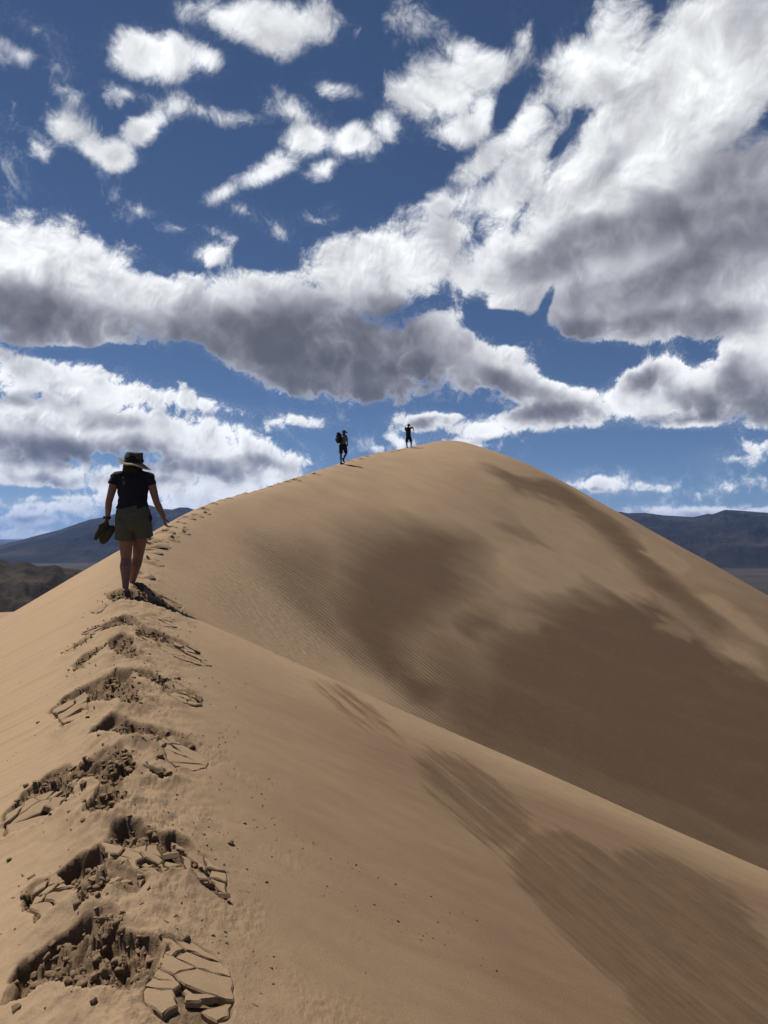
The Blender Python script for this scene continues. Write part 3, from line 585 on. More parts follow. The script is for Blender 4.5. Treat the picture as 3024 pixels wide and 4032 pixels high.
def build_sky():
    rng = random.Random(12)
    clouds = list(CLOUDS); bases = list(BASES)
    # broken cumulus added out of view, kept sparse so shade stays dark
    for k in range(95):
        az = rng.uniform(-180, 180); el = 2 + 74 * rng.random() ** 1.7
        sa = math.acos(max(-1, min(1, math.sin(R(el)) * math.sin(R(SUN_EL)) + math.cos(R(el)) * math.cos(R(SUN_EL)) * math.cos(R(az - SUN_AZ)))))
        s = (.35 + el / 38.0)
        rx = rng.uniform(2.5, 7.5) * s / math.cos(R(min(el, 70))) ; ry = rng.uniform(.8, 2.0) * s
        if math.degrees(sa) < 17 + rx * .8 * math.cos(R(el)): continue
        if abs(az) < 29 + rx and el < 37 + ry: continue
        for q in range(3):
            clouds.append((az + rng.uniform(-.6, .6) * rx, el + rng.uniform(-.5, .6) * ry, rx * rng.uniform(.5, .9), ry * rng.uniform(.5, .9), 0.0, 1.0, .9))
        bases.append((az, el - ry * .4, rx * .7, ry * .45, 0.0, .6))
    fa = np.arange(-32, 32, .085); fe = np.arange(-2.5, 40, .085)
    na, ne = len(fa), len(fe)
    az = np.concatenate([fa, np.arange(32, 328, 1.6)])
    el = np.concatenate([fe, np.arange(40, 90.1, 1.4)])
    A, E_ = np.meshgrid(az, el)
    A = np.where(A > 180, A - 360, A)
    def field(A, E_):
        f = np.full(A.shape, -3.0); rg = np.full(A.shape, 1.0)
        for ca, ce, ra, re, rot, w, rag in clouds:
            da = A - ca
            da = np.where(da > 180, da - 360, np.where(da < -180, da + 360, da))
            m = (np.abs(da) < max(ra, re) + 4) & (np.abs(E_ - ce) < max(ra, re) + 4)
            if not m.any(): continue
            x = da[m]; y = E_[m] - ce
            c, s = math.cos(R(rot)), math.sin(R(rot))
            u = (x * c + y * s) / ra; v = (-x * s + y * c) / re
            q = np.sqrt(u * u + v * v)
            size = min(ra, re)
            val = (1 - q) * size * w
            val = np.maximum(val, -3)
            # smooth union
            k = .35 * min(1.0, size)
            a = f[m]
            hh = np.clip(.5 + .5 * (val - a) / k, 0, 1)
            f[m] = val * hh + a * (1 - hh) + k * hh * (1 - hh)
            amp = rag * min(1.25, .22 + .33 * size)
            rg[m] = np.where(hh > .5, amp, rg[m])
        return f, rg
    f, rg = field(A, E_)
    rg[:ne, :na] = blur(blur(rg[:ne, :na], 9, 0), 9, 1)
    th = np.zeros(A.shape)
    # ragged outlines for the grey bases too
    ka = np.radians(A); ke = np.radians(E_)
    kr = (np.cos(ke) / (1 + np.sin(ke))) ** 2
    ku, kv = kr * np.sin(2 * ka), kr * np.cos(2 * ka)
    A2 = A + 2.2 * fbm(ku * 11, kv * 11, 5, .55, 141); E2 = E_ + 1.3 * fbm(ku * 11, kv * 11, 5, .55, 143)
    for ca, ce, ra, re, rot, s_ in bases:
        da = A2 - ca
        da = np.where(da > 180, da - 360, np.where(da < -180, da + 360, da))
        c, s = math.cos(R(rot)), math.sin(R(rot))
        u = (da * c + (E2 - ce) * s) / ra; v = (-da * s + (E2 - ce) * c) / re
        th = th + (1 - th) * s_ * np.exp(-(u * u + v * v) ** 1.2 * .9)
    for ca, ce, ra, re, rot, s_ in GAPS:
        c, s = math.cos(R(rot)), math.sin(R(rot))
        for (ff, oa, oe) in ((f, 0, 0),):
            da = A + oa - ca; de = E_ + oe - ce
            u = (da * c + de * s) / ra; v = (-da * s + de * c) / re
            ff -= s_ * np.exp(-(u * u + v * v) ** 1.3 * .8)
    Rs = 60000.0
    ca = np.radians(A); ce = np.radians(E_)
    D = np.stack([np.sin(ca) * np.cos(ce), np.cos(ca) * np.cos(ce), np.sin(ce)], -1)
    me = grid_mesh('sky', D * Rs, wrap=True)
    # lumps: conformal coordinates, so they keep their shape and shrink towards the horizon
    rs = (np.cos(ce) / (1 + np.sin(ce))) ** 2
    u = rs * np.sin(2 * ca); v = rs * np.cos(2 * ca)
    wu = u + .032 * fbm(u * 13, v * 13, 3, .5, 111) + .005 * fbm(u * 60, v * 60, 3, .5, 113)
    wv = v + .032 * fbm(u * 13, v * 13, 3, .5, 115) + .005 * fbm(u * 60, v * 60, 3, .5, 117)
    pf = 1 - sstep(10, 25, E_)
    t1 = fbm(wu * 17, wv * 17, 7, .59, 121)
    t2 = fbm(wu * 17, wv * 17, 7, .60, 123, 'billow')
    t = (1 - pf) * (2.5 * t1 + 1.2 * t2) + pf * (1.5 * t1 + 2.0 * t2)
    d = f + .10 + rg * t
    # torn scraps and veils round the bigger clouds
    tf = fbm(wu * 30, wv * 30, 6, .62, 151)
    where = sstep(-.15, .25, fbm(wu * 6, wv * 6, 2, .5, 153))
    frag = (np.clip(f, -2.2, .4) + .35) * .22 + 1.15 * tf * where - .12
    veil = np.clip(frag, -1, .26 + .1 * tf) * (.55 + .45 * (1 - pf))
    d = np.maximum(d, np.where(f > -2.3, veil, -1))
    # cloud between each spot and the sun: a short march up and to the left
    T = (sstep(-.1, .5, d) * np.clip(.35 + 1.5 * t * np.minimum(rg, .8), 0, 2.0))[:ne, :na]
    tau = np.zeros_like(T)
    sp = .085
    for s_, w in ((.12, .9), (.25, .9), (.45, .7), (.75, .6), (1.15, .5), (1.6, .5), (2.3, .5)):
        i = int(round(s_ * .86 / sp)); j = int(round(s_ * .5 / sp))
        sh = np.zeros_like(T)
        B = T
        if s_ > .3:
            k = s_ * .30 / sp
            B = blur(blur(T, k, 0), k, 1)
        sh[:ne - i, j:] = B[i:, :na - j]
        tau += sh * w
    TAU = np.full(A.shape, 1.2)
    TAU[:ne, :na] = tau
    attr(me, 'cloudiness', d.ravel())
    big = fbm(wu * 8, wv * 8, 6, .55, 131)
    attr(me, 'lump', (t2 + .8 * t1 + .5 * big).ravel())
    th = np.clip(th * (1 + 1.5 * big + .9 * t2), 0, 1.2)
    attr(me, 'sunpath', TAU.ravel())
    attr(me, 'ragged', rg.ravel()); attr(me, 'thick', th.ravel()); attr(me, 'puffy', pf.ravel())
    attr(me, 'layer', np.stack([wu, wv, 0 * u], -1).reshape(-1, 3))
    return me

def sky_material():
    g = NT('sky_clouds')
    lay = g.attr('layer', 'Vector')
    d0 = g.attr('cloudiness'); rg = g.attr('ragged'); th = g.attr('thick'); pf = g.attr('puffy'); tau = g.attr('sunpath')
    fine = g.m('SUBTRACT', g.noise(lay, 240.0, 4, .62, dim='2D'), .5)
    d = g.m('ADD', d0, g.m('MULTIPLY', g.m('MULTIPLY', fine, rg), .55))
    edge = g.m('ADD', g.m('MULTIPLY', rg, g.mr(pf, 0, 1, 1.4, .7)), .12)
    alpha = g.n('ShaderNodeMapRange', {'Value': d, 'From Min': -.12, 'From Max': edge, 'To Min': 0.0, 'To Max': 1.0}, interpolation_type='SMOOTHERSTEP').outputs[0]
    inner = g.mr(d, .1, 1.5, 0, 1, True)
    rim = g.mr(d, -.1, .75, .15, 1, True)
    # the more cloud the sunlight has come through, the greyer
    depth = g.m('ADD', g.m('MULTIPLY', tau, .27), g.m('MULTIPLY', g.m('MULTIPLY', th, rim), 2.7))
    depth = g.m('ADD', depth, g.m('MULTIPLY', inner, .05))
    depth = g.m('SUBTRACT', depth, g.m('MULTIPLY', g.m('MULTIPLY', g.attr('lump'), inner), .85))
    lum = g.m('ADD', .10, g.m('MULTIPLY', g.m('POWER', 2.718, g.m('MULTIPLY', depth, -1.0)), 1.08))
    lum = g.m('MINIMUM', lum, 1.10)
    col = g.mix(g.mr(lum, .2, .8), (.86, .86, .98), (.97, .985, 1.0))
    em = g.n('ShaderNodeEmission', {'Color': col, 'Strength': g.m('MULTIPLY', lum, .80)})
    tr = g.n('ShaderNodeBsdfTransparent')
    mx = g.n('ShaderNodeMixShader', {0: alpha, 1: tr.outputs[0], 2: em.outputs[0]})
    mat = g.surf(mx.outputs[0])
    try: mat.cycles.emission_sampling = 'NONE'
    except Exception: pass
    return mat
sky = tag(link('sky', build_sky(), sky_material()), kind='structure', label='deep blue sky full of broken white and grey cumulus clouds')

# ================================================================== HAZE
def build_haze():
    bm = bmesh.new()
    s, z0, z1 = 42500.0, -190.0, 900.0
    bmesh.ops.create_cube(bm, size=1.0)
    for v in bm.verts:
        v.co = Vector((v.co.x * 2 * s, v.co.y * 2 * s, z0 if v.co.z < 0 else z1))
    me = bpy.data.meshes.new('haze'); bm.to_mesh(me); bm.free()
    g = NT('haze_air')
    pv = g.n('ShaderNodeVolumePrincipled', {'Color': (.22, .42, .92, 1), 'Density': 2.6e-5, 'Anisotropy': .2})
    g.t.links.new(pv.outputs[0], g.out.inputs['Volume'])
    return me, g.mat
hm, hmat = build_haze()
tag(link('haze', hm, hmat), kind='stuff', label='thin blue desert haze over the valley')

# ================================================================== BROKEN CRUST, CLODS, FOOTPRINTS
rng = random.Random(5)
def clip_half(P, px, py, nx, ny):
    out = []
    for i in range(len(P)):
        a, b = P[i], P[(i + 1) % len(P)]
        da = (a[0] - px) * nx + (a[1] - py) * ny; db = (b[0] - px) * nx + (b[1] - py) * ny
        if da <= 0: out.append(a)
        if (da < 0 < db) or (db < 0 < da):
            t = da / (da - db)
            out.append((a[0] + (b[0] - a[0]) * t, a[1] + (b[1] - a[1]) * t))
    return out
def inside(P, x, y):
    c = False
    for i in range(len(P)):
        ax, ay = P[i]; bx, by = P[(i + 1) % len(P)]
        if (ay > y) != (by > y) and x < (bx - ax) * (y - ay) / (by - ay) + ax: c = not c
    return c
def area(P):
    return .5 * sum(P[i][0] * P[(i + 1) % len(P)][1] - P[(i + 1) % len(P)][0] * P[i][1] for i in range(len(P)))

def slab_mesh(cell, th, gap):
    cx = sum(p[0] for p in cell) / len(cell); cy_ = sum(p[1] for p in cell) / len(cell)
    size = math.sqrt(abs(area(cell)))
    ring = []
    n = len(cell)
    for i in range(n):                                # split long edges and roughen them
        a, b = cell[i], cell[(i + 1) % n]
        L = math.hypot(b[0] - a[0], b[1] - a[1])
        k = max(1, min(4, int(L / .03)))
        for q in range(k):
            t = q / k
            x = a[0] + (b[0] - a[0]) * t; y = a[1] + (b[1] - a[1]) * t
            d = math.hypot(x - cx, y - cy_) + 1e-6
            s = max(.35, 1 - gap / d)
            j = .007 if q else .004
            ring.append((cx + (x - cx) * s + rng.uniform(-j, j), cy_ + (y - cy_) * s + rng.uniform(-j, j)))
    if len(ring) < 3: return None, cx, cy_
    m = len(ring)
    V = []; F = []
    g0 = gz(cx, cy_)
    nb = gnormal(cx, cy_, .08)
    def pl(x, y, off): return (x - cx, y - cy_, -(nb.x * (x - cx) + nb.y * (y - cy_)) / nb.z + off)
    for inset, off in ((.0, -th), (.0, -.006), (.006, 0.0)):
        for x, y in ring:
            d = math.hypot(x - cx, y - cy_) + 1e-6
            s = max(.2, 1 - inset / d)
            V.append(pl(cx + (x - cx) * s, cy_ + (y - cy_) * s, off + rng.uniform(-.0015, .0015)))
    for r in range(2):
        for i in range(m):
            F.append((r * m + i, r * m + (i + 1) % m, (r + 1) * m + (i + 1) % m, (r + 1) * m + i))
    F.append(tuple(2 * m + i for i in range(m)))
    return mesh_from('sand_slab', V, F, False), cx, cy_

for P, n, th, tilt in SLABS:
    if area(P) < 0: P = P[::-1]
    xs = [p[0] for p in P]; ys = [p[1] for p in P]
    # plates split lengthwise down the slope: work in a frame squeezed along that direction
    ua = R(rng.uniform(-35, -10)); K_ = rng.uniform(.5, .7)
    def sq(p): return ((p[0] * math.cos(ua) + p[1] * math.sin(ua)) * K_, -p[0] * math.sin(ua) + p[1] * math.cos(ua))
    def unsq(p):
        u, v = p[0] / K_, p[1]
        return (u * math.cos(ua) - v * math.sin(ua), u * math.sin(ua) + v * math.cos(ua))
    P = [sq(p) for p in P]
    xs = [p[0] for p in P]; ys = [p[1] for p in P]
    seeds = []
    tries = 0
    dmin = math.sqrt(abs(area(P)) / n) * .78
    while len(seeds) < n and tries < 4000:
        tries += 1
        x = rng.uniform(min(xs), max(xs)); y = rng.uniform(min(ys), max(ys))
        if inside(P, x, y) and all(math.hypot((x - a) * 1.0, (y - b) * .8) > dmin * rng.uniform(.25, 1.15) for a, b in seeds): seeds.append((x, y))
        if tries % 400 == 0: dmin *= .9
    for i, (x, y) in enumerate(seeds):
        cell = list(P)
        for j, (a, b) in enumerate(seeds):
            if i == j: continue
            cell = clip_half(cell, (x + a) / 2, (y + b) / 2, a - x, b - y)
            if len(cell) < 3: break
        if len(cell) < 3 or abs(area(cell)) < 2e-4 or rng.random() < .10: continue
        cell = [unsq(p) for p in cell]
        loose = rng.random() < (.06 if tilt <= 4 else .24)
        me, cx, cy_ = slab_mesh(cell, th * rng.uniform(.7, 1.3), rng.uniform(.012, .03) if loose else rng.choice([.0008, .0015, .003, .006, .010]))
        if me is None: continue
        o = link('sand_slab', me, SAND_CRUST, dune)
        o.location = (cx, cy_, gz(cx, cy_) + (rng.uniform(-.008, .022) if loose else rng.uniform(.0, .009)))
        tk = (2.2 if loose else .8) if tilt > 4 else .55
        o.rotation_euler = (R(rng.gauss(0, tilt * .5 * tk)), R(rng.gauss(0, tilt * .5 * tk)), R(rng.gauss(0, tilt * .6 * tk)))

def hull_mesh(name, k, seed, flat=.65):
    r = random.Random(seed)
    bm = bmesh.new()
    for i in range(k):
        v = Vector((r.gauss(0, 1), r.gauss(0, 1), r.gauss(0, 1))).normalized()
        v = Vector((v.x * r.uniform(.8, 1.1), v.y * r.uniform(.55, .8), v.z * flat * r.uniform(.7, 1)))
        bm.verts.new(v)
    res = bmesh.ops.convex_hull(bm, input=bm.verts)
    bmesh.ops.delete(bm, geom=[e for e in res['geom_interior'] if isinstance(e, bmesh.types.BMVert)], context='VERTS')
    me = bpy.data.meshes.new(name)
    bm.to_mesh(me); bm.free()
    me.materials.append(SAND_DAMP)
    if seed % 2: me.polygons.foreach_set('use_smooth', [True] * len(me.polygons))
    return me
CLODS = [hull_mesh('sand_clod', 12 + 2 * i, 100 + i, .55 + .06 * i) for i in range(7)]
clod_spots = []
for P, depth in PITS:
    xs = [p[0] for p in P]; ys = [p[1] for p in P]
    want = int(40 + abs(area(P)) * 1400)
    k = 0; tries = 0
    while k < want and tries < 3000:
        tries += 1
        x = rng.uniform(min(xs) - .06, max(xs) + .1); y = rng.uniform(min(ys) - .06, max(ys) + .03)
        if inside(P, x, y) or rng.random() < .04:
            clod_spots.append((x, y, .005 + .024 * rng.random() ** 2.8)); k += 1
clod_spots = sorted(clod_spots, key=lambda c: -c[2] / c[1])
cz = ground(np.array([c[0] for c in clod_spots]), np.array([c[1] for c in clod_spots]))
for i, (x, y, s) in enumerate(clod_spots[:300]):
    o = link('sand_clod', CLODS[i % 7], None, dune)
    o.location = (x, y, float(cz[i]) + s * .18)
    o.rotation_euler = (rng.uniform(-.5, .5), rng.uniform(-.5, .5), rng.uniform(0, 6.28))
    o.scale = (s * rng.uniform(.7, 1.3), s, s * rng.uniform(.7, 1.1))
# the crumbs too small to pick apart, rolled down from the trail
cr = []
for x, y, s in clod_spots[300:]: cr.append((x, y, s))
def crx(y): return float(np.interp(y, RC[:400, 1], RC[:400, 0]))
for k in range(2200):
    y = rng.uniform(2.2, 8.4); t = rng.random()
    x = crx(y) + rng.gauss(.34, .27)
    if fbm(np.array([x * 2.2]), np.array([y * 2.2]), 2, .5, 201)[0] < -.02: continue
    cr.append((x, y, .0028 + .010 * rng.random() ** 4))
for (x0, y0) in CR:
    for k in range(26):
        a = rng.gauss(0, .18); b = rng.gauss(0, .06) * rng.choice([.3, 1, 1.6])
        cr.append((x0 + a * .93 + b * .3, y0 - a * .36 + b, .0022 + .008 * rng.random() ** 4))
for k in range(260):
    y = rng.uniform(2.2, 9); x = crx(y) - abs(rng.gauss(.35, .5))
    cr.append((x, y, .002 + .007 * rng.random() ** 4))
for k in range(120):
    y = rng.uniform(2.0, 7); x = crx(y) + rng.uniform(.3, 3.0)
    cr.append((x, y, .0018 + .004 * rng.random() ** 3))
small = [hull_mesh('crumb', 8, 300 + i) for i in range(6)]
tmpl = []
for me in small:
    v = np.array([tuple(p.co) for p in me.vertices]); f = [tuple(p.vertices) for p in me.polygons]
    tmpl.append((v, f)); bpy.data.meshes.remove(me)
zz = ground(np.array([c[0] for c in cr]), np.array([c[1] for c in cr]))
V = []; F = []; base = 0
for i, (x, y, s) in enumerate(cr):
    v, f = tmpl[i % 6]
    a = rng.uniform(0, 6.28); c_, s_ = math.cos(a) * s, math.sin(a) * s
    V.append(np.stack([v[:, 0] * c_ - v[:, 1] * s_ + x, v[:, 0] * s_ + v[:, 1] * c_ + y, v[:, 2] * s + zz[i] + s * .25], -1))
    F += [tuple(q + base for q in t) for t in f]
    base += len(v)
tag(link('sand_crumbs', mesh_from('sand_crumbs', np.concatenate(V), F, False), SAND_DAMP, dune), kind='stuff')

# far footprints along the crest: an oval of pushed-up sand round each hollow
def footprint_mesh(seed):
    r = random.Random(seed)
    V = []; F = []
    n, rows = 16, [(1.55, -.02), (1.25, .35), (1.0, .8), (.82, 1.0), (.62, .55), (.42, .06), (.15, .02)]
    for k, (rad, h) in enumerate(rows):
        for i in range(n):
            a = 2 * math.pi * i / n
            hh = h * (.55 + .45 * math.sin(a) + .35 * r.uniform(-1, 1)) * .055
            q = rad * r.uniform(.93, 1.07)
            V.append((math.cos(a) * q * .17, math.sin(a) * q * .12, hh if h > 0 else h))
    for k in range(len(rows) - 1):
        for i in range(n):
            F.append((k * n + i, k * n + (i + 1) % n, (k + 1) * n + (i + 1) % n, (k + 1) * n + i))
    F.append(tuple((len(rows) - 1) * n + i for i in range(n)))
    me = mesh_from('footprint', V, F, True)
    me.materials.append(SAND)
    return me
FP = [footprint_mesh(400 + i) for i in range(4)]
for i, (x, y) in enumerate(FEET):
    o = link('footprint', FP[i % 4], None, dune)
    nrm = gnormal(x, y, .25)
    o.rotation_mode = 'QUATERNION'
    o.rotation_quaternion = nrm.to_track_quat('Z', 'Y') @ Matrix.Rotation(rng.uniform(-.5, .5), 3, 'Z').to_quaternion()
    o.location = (x, y, gz(x, y) + .004)
    s = rng.uniform(.45, .75) * (1.3 if y < 12.6 else 1.0) * (1.0 if y < 25 else 1.5)
    o.scale = (s, s, s * rng.uniform(.7, 1.3))


# ================================================================== PEOPLE
def cloth(name, col, rough=.9, noise_scale=40.0, var=.25, bump=.004):
    g = NT(name)
    oc = g.n('ShaderNodeTexCoord').outputs['Object']
    n = g.noise(oc, noise_scale, 4, .6); n2 = g.noise(oc, 9.0, 3, .5)
    c = g.mix(g.mr(n, .3, .7, 0, var), col, tuple(v * .55 for v in col))
    b = g.n('ShaderNodeBsdfPrincipled', {'Base Color': c, 'Roughness': rough, 'Specular IOR Level': .2})
    bp = g.n('ShaderNodeBump', {'Height': g.m('ADD', g.m('MULTIPLY', n, bump), g.m('MULTIPLY', n2, bump * 4)), 'Strength': .7, 'Distance': 1.0})
    g.t.links.new(bp.outputs[0], b.inputs['Normal'])
    return g.surf(b.outputs[0])
def skin_mat(name, col):
    g = NT(name)
    oc = g.n('ShaderNodeTexCoord').outputs['Object']
    c = g.mix(g.mr(g.noise(oc, 14.0, 4, .6), .3, .7), col, tuple(v * .78 for v in col))
    b = g.n('ShaderNodeBsdfPrincipled', {'Base Color': c, 'Roughness': .55, 'Specular IOR Level': .35})
    return g.surf(b.outputs[0])
SKIN = skin_mat('skin', (.20, .108, .082)); SKIN2 = skin_mat('skin_tan', (.13, .075, .056))
NAVY = cloth('navy_knit', (.013, .014, .022)); OLIVE = cloth('olive_cotton', (.074, .080, .060))
BLACK = cloth('black_cloth', (.012, .013, .016)); GREY = cloth('grey_blue_cloth', (.105, .125, .150)); DARK = cloth('dark_grey_cloth', (.022, .023, .028))
FELT = cloth('brown_felt', (.075, .062, .048), var=.5); BRIM = cloth('tan_brim', (.19, .16, .115), var=.4); PALE = cloth('pale_trim', (.42, .36, .27)); HAIR = cloth('dark_hair', (.010, .008, .008), .6, 120.0)
RUBBER = cloth('rubber', (.02, .02, .02), .7); SHOE = cloth('olive_shoe', (.040, .044, .034), .85, 60.0, .6); SOLE = cloth('shoe_sole', (.10, .095, .075), .8, 60.0, .6)
METAL = cloth('watch_metal', (.05, .05, .055), .35)

def loft(secs, n=14, ref=(1, 0, 0)):
    """closed tube through (centre, radius a, radius b); a runs along ref, b across"""
    P = [Vector(s[0]) for s in secs]
    V = []; F = []
    for i, s in enumerate(secs):
        t = (P[min(i + 1, len(P) - 1)] - P[max(i - 1, 0)]).normalized()
        rf = Vector(ref)
        if abs(rf.dot(t)) > .95: rf = Vector((0, 1, 0)) if abs(t.y) < .9 else Vector((0, 0, 1))
        a = (rf - t * rf.dot(t)).normalized(); b = t.cross(a)
        for k in range(n):
            w = 2 * math.pi * k / n
            V.append(P[i] + a * math.cos(w) * s[1] + b * math.sin(w) * s[2])
    m = len(secs)
    for i in range(m - 1):
        for k in range(n):
            F.append((i * n + k, i * n + (k + 1) % n, (i + 1) * n + (k + 1) % n, (i + 1) * n + k))
    F.append(tuple(range(n - 1, -1, -1))); F.append(tuple((m - 1) * n + k for k in range(n)))
    return V, F
def limb(pts, n=12):
    """round chain (point, radius) with rounded ends"""
    secs = []
    p0, r0 = Vector(pts[0][0]), pts[0][1]; p1 = Vector(pts[1][0])
    d = (p0 - p1).normalized()
    for e in (.95, .6): secs.append((p0 + d * r0 * e, r0 * math.sqrt(1 - e * e), r0 * math.sqrt(1 - e * e)))
    for p, r in pts: secs.append((Vector(p), r, r))
    pe, re_ = Vector(pts[-1][0]), pts[-1][1]; d = (pe - Vector(pts[-2][0])).normalized()
    for e in (.6, .95): secs.append((pe + d * re_ * e, re_ * math.sqrt(1 - e * e), re_ * math.sqrt(1 - e * e)))
    return loft(secs, n)
def ball(c, rx, ry, rz, n=14, m=9):
    secs = []
    for i in range(m):
        t = -math.pi / 2 * .97 + math.pi * .97 * i / (m - 1)
        secs.append((Vector(c) + Vector((0, 0, rz * math.sin(t))), rx * math.cos(t), ry * math.cos(t)))
    return loft(secs, n)
WORK = bpy.data.scenes.new('work')            # a bare scene to weld meshes in, removed at the end
def solid(name, pieces, voxel, smooth=3, wrinkle=0.0, seed=0):
    """weld overlapping closed pieces into one continuous skin"""
    V = []; F = []
    for v, f in pieces:
        b = len(V); V += [tuple(p) for p in v]; F += [tuple(q + b for q in t) for t in f]
    me = mesh_from(name, V, F)
    bm = bmesh.new(); bm.from_mesh(me); bmesh.ops.recalc_face_normals(bm, faces=bm.faces); bm.to_mesh(me); bm.free()
    o = bpy.data.objects.new('tmp', me); WORK.collection.objects.link(o)
    r = o.modifiers.new('r', 'REMESH'); r.mode = 'VOXEL'; r.voxel_size = voxel; r.use_smooth_shade = True
    if smooth:
        s = o.modifiers.new('s', 'SMOOTH'); s.factor = .5; s.iterations = smooth
    WORK.view_layers[0].update()
    dg = WORK.view_layers[0].depsgraph
    out = bpy.data.meshes.new_from_object(o.evaluated_get(dg))
    out.name = name
    bpy.data.objects.remove(o); bpy.data.meshes.remove(me)
    if wrinkle:
        n = len(out.vertices)
        co = np.empty(n * 3, np.float32); nr = np.empty(n * 3, np.float32)
        out.vertices.foreach_get('co', co); out.vertices.foreach_get('normal', nr)
        co = co.reshape(-1, 3); nr = nr.reshape(-1, 3)
        d = perlin(co[:, 0] * 9 + seed, co[:, 2] * 15 + co[:, 1] * 5, 1) + .6 * perlin(co[:, 0] * 21 + co[:, 1] * 9, co[:, 2] * 30 + seed, 2)
        co = co + nr * (d * wrinkle * 1.6)[:, None]
        out.vertices.foreach_set('co', co.reshape(-1).astype(np.float32))
    out.polygons.foreach_set('use_smooth', [True] * len(out.polygons))
    out.update()
    return out
def hand(wrist, dirn, side, curl, s=1.0, palm_n=(0, 1, 0)):
    """palm, four fingers of unequal length with a bend, thumb from the side of the palm near its base"""
    w = Vector(wrist); d = Vector(dirn).normalized(); sd = (Vector(side) - d * Vector(side).dot(d)).normalized(); nn = d.cross(sd).normalized() * curl
    out = [loft([(w - d * .01, .026 * s, .018 * s), (w + d * .03 * s, .036 * s, .017 * s), (w + d * .085 * s, .041 * s, .014 * s)], 12, sd)]
    for k, (off, L) in enumerate(((-.031, .058), (-.0105, .070), (.0105, .074), (.031, .066))):
        a = w + d * .080 * s + sd * off * s
        b = a + (d * .5 + nn * .28).normalized() * L * .5 * s
        c = b + (d * .35 + nn * .65).normalized() * L * .32 * s
        e = c + (d * .05 + nn * .9).normalized() * L * .24 * s
        out.append(limb([(a, .0095 * s), (b, .009 * s), (c, .0082 * s), (e, .0072 * s)], 8))
    a = w + d * .025 * s + sd * .03 * s
    b = a + (d * .5 + sd * .5 + nn * .4).normalized() * .04 * s
    c = b + (d * .8 + sd * .05 + nn * .5).normalized() * .032 * s
    out.append(limb([(a, .014 * s), (b, .0115 * s), (c, .0095 * s)], 8))
    return out
def head_pieces(c, f, s=1.0):
    """head about the centre c, f = facing (unit, horizontal)"""
    c = Vector(c); f = Vector(f).normalized(); r = Vector((f.y, -f.x, 0))
    P = [loft([(c + Vector((0, 0, -.112 * s)) + f * .030 * s, .028 * s, .032 * s), (c + Vector((0, 0, -.085 * s)) + f * .020 * s, .050 * s, .060 * s), (c + Vector((0, 0, -.03 * s)) + f * .004, .068 * s, .086 * s),
               (c + Vector((0, 0, .03 * s)), .074 * s, .096 * s), (c + Vector((0, 0, .08 * s)) - f * .004, .060 * s, .080 * s), (c + Vector((0, 0, .112 * s)) - f * .006, .022 * s, .032 * s)], 16, r)]
    P.append(limb([(c + f * .088 * s + Vector((0, 0, .012 * s)), .009 * s), (c + f * .105 * s + Vector((0, 0, -.026 * s)), .013 * s)], 8))
    P.append(limb([(c + f * .078 * s - r * .022 * s + Vector((0, 0, -.060 * s)), .008 * s), (c + f * .078 * s + r * .022 * s + Vector((0, 0, -.060 * s)), .008 * s)], 8))
    for q in (-1, 1):
        P.append(limb([(c + r * q * .074 * s + Vector((0, 0, -.022 * s)), .011 * s), (c + r * q * .077 * s + Vector((0, 0, .018 * s)), .014 * s)], 8))
        P.append(limb([(c + f * .082 * s + r * q * .018 * s + Vector((0, 0, .028 * s)), .009 * s), (c + f * .072 * s + r * q * .045 * s + Vector((0, 0, .026 * s)), .009 * s)], 8))
    return P
def eyes(parent, c, f, s=1.0):
    c = Vector(c); f = Vector(f).normalized(); r = Vector((f.y, -f.x, 0))
    for q in (-1, 1):
        v, fc = ball(c + f * .080 * s + r * q * .031 * s + Vector((0, 0, .006 * s)), .011 * s, .009 * s, .008 * s, 8, 6)
        link('eye', mesh_from('eye', v, fc), HAIR, parent)
def foot_pieces(ankle, fwd, s=1.0, pitch=0.0, h=.06):
    a = Vector(ankle); f = Vector(fwd).normalized(); d = (f * math.cos(pitch) + Vector((0, 0, math.sin(pitch)))).normalized()
    sdn = Vector((f.y, -f.x, 0)); up = sdn.cross(d).normalized()
    if up.z < 0: up = -up
    b = a - up * (h - .02 * s)
    P = [loft([(b - d * .055 * s, .024 * s, .020 * s), (b - d * .02 * s + up * .012, .033 * s, .036 * s), (b + d * .07 * s + up * .006, .036 * s, .026 * s), (b + d * .14 * s - up * .004, .046 * s, .017 * s), (b + d * .19 * s - up * .006, .036 * s, .010 * s)], 12, sdn)]
    P.append(limb([(a + up * .02, .036 * s), (b + up * .015, .034 * s)], 10))
    for k in range(5):
        o = (-.036 + .018 * k) * s
        P.append(limb([(b + d * .175 * s + sdn * o - up * .004, .010 * s), (b + d * (.212 - .006 * abs(k - 1)) * s + sdn * o - up * .008, .008 * s)], 6))
    return P
def boots(parent, ankle, fwd, s=1.0, pitch=0.0, h=.075):
    a = Vector(ankle); f = Vector(fwd).normalized(); d = (f * math.cos(pitch) + Vector((0, 0, math.sin(pitch)))).normalized()
    sdn = Vector((f.y, -f.x, 0)); up = sdn.cross(d).normalized()
    if up.z < 0: up = -up
    b = a - up * (h - .02)
    P = [loft([(b - d * .075, .030, .025), (b - d * .03 + up * .02, .042, .048), (b + d * .07 + up * .012, .045, .038), (b + d * .15, .052, .026), (b + d * .21 - up * .004, .036, .016)], 12, sdn), limb([(a + up * .04, .046), (b + up * .02, .044)], 10)]
    return solid('boot', P, .012, 2)

def person_root(name, x, y, label, sink=0.0):
    e = bpy.data.objects.new(name, None); COL.objects.link(e)
    e.empty_display_size = .3
    e.location = (x, y, gz(x, y) - sink)
    return tag(e, label, 'person')

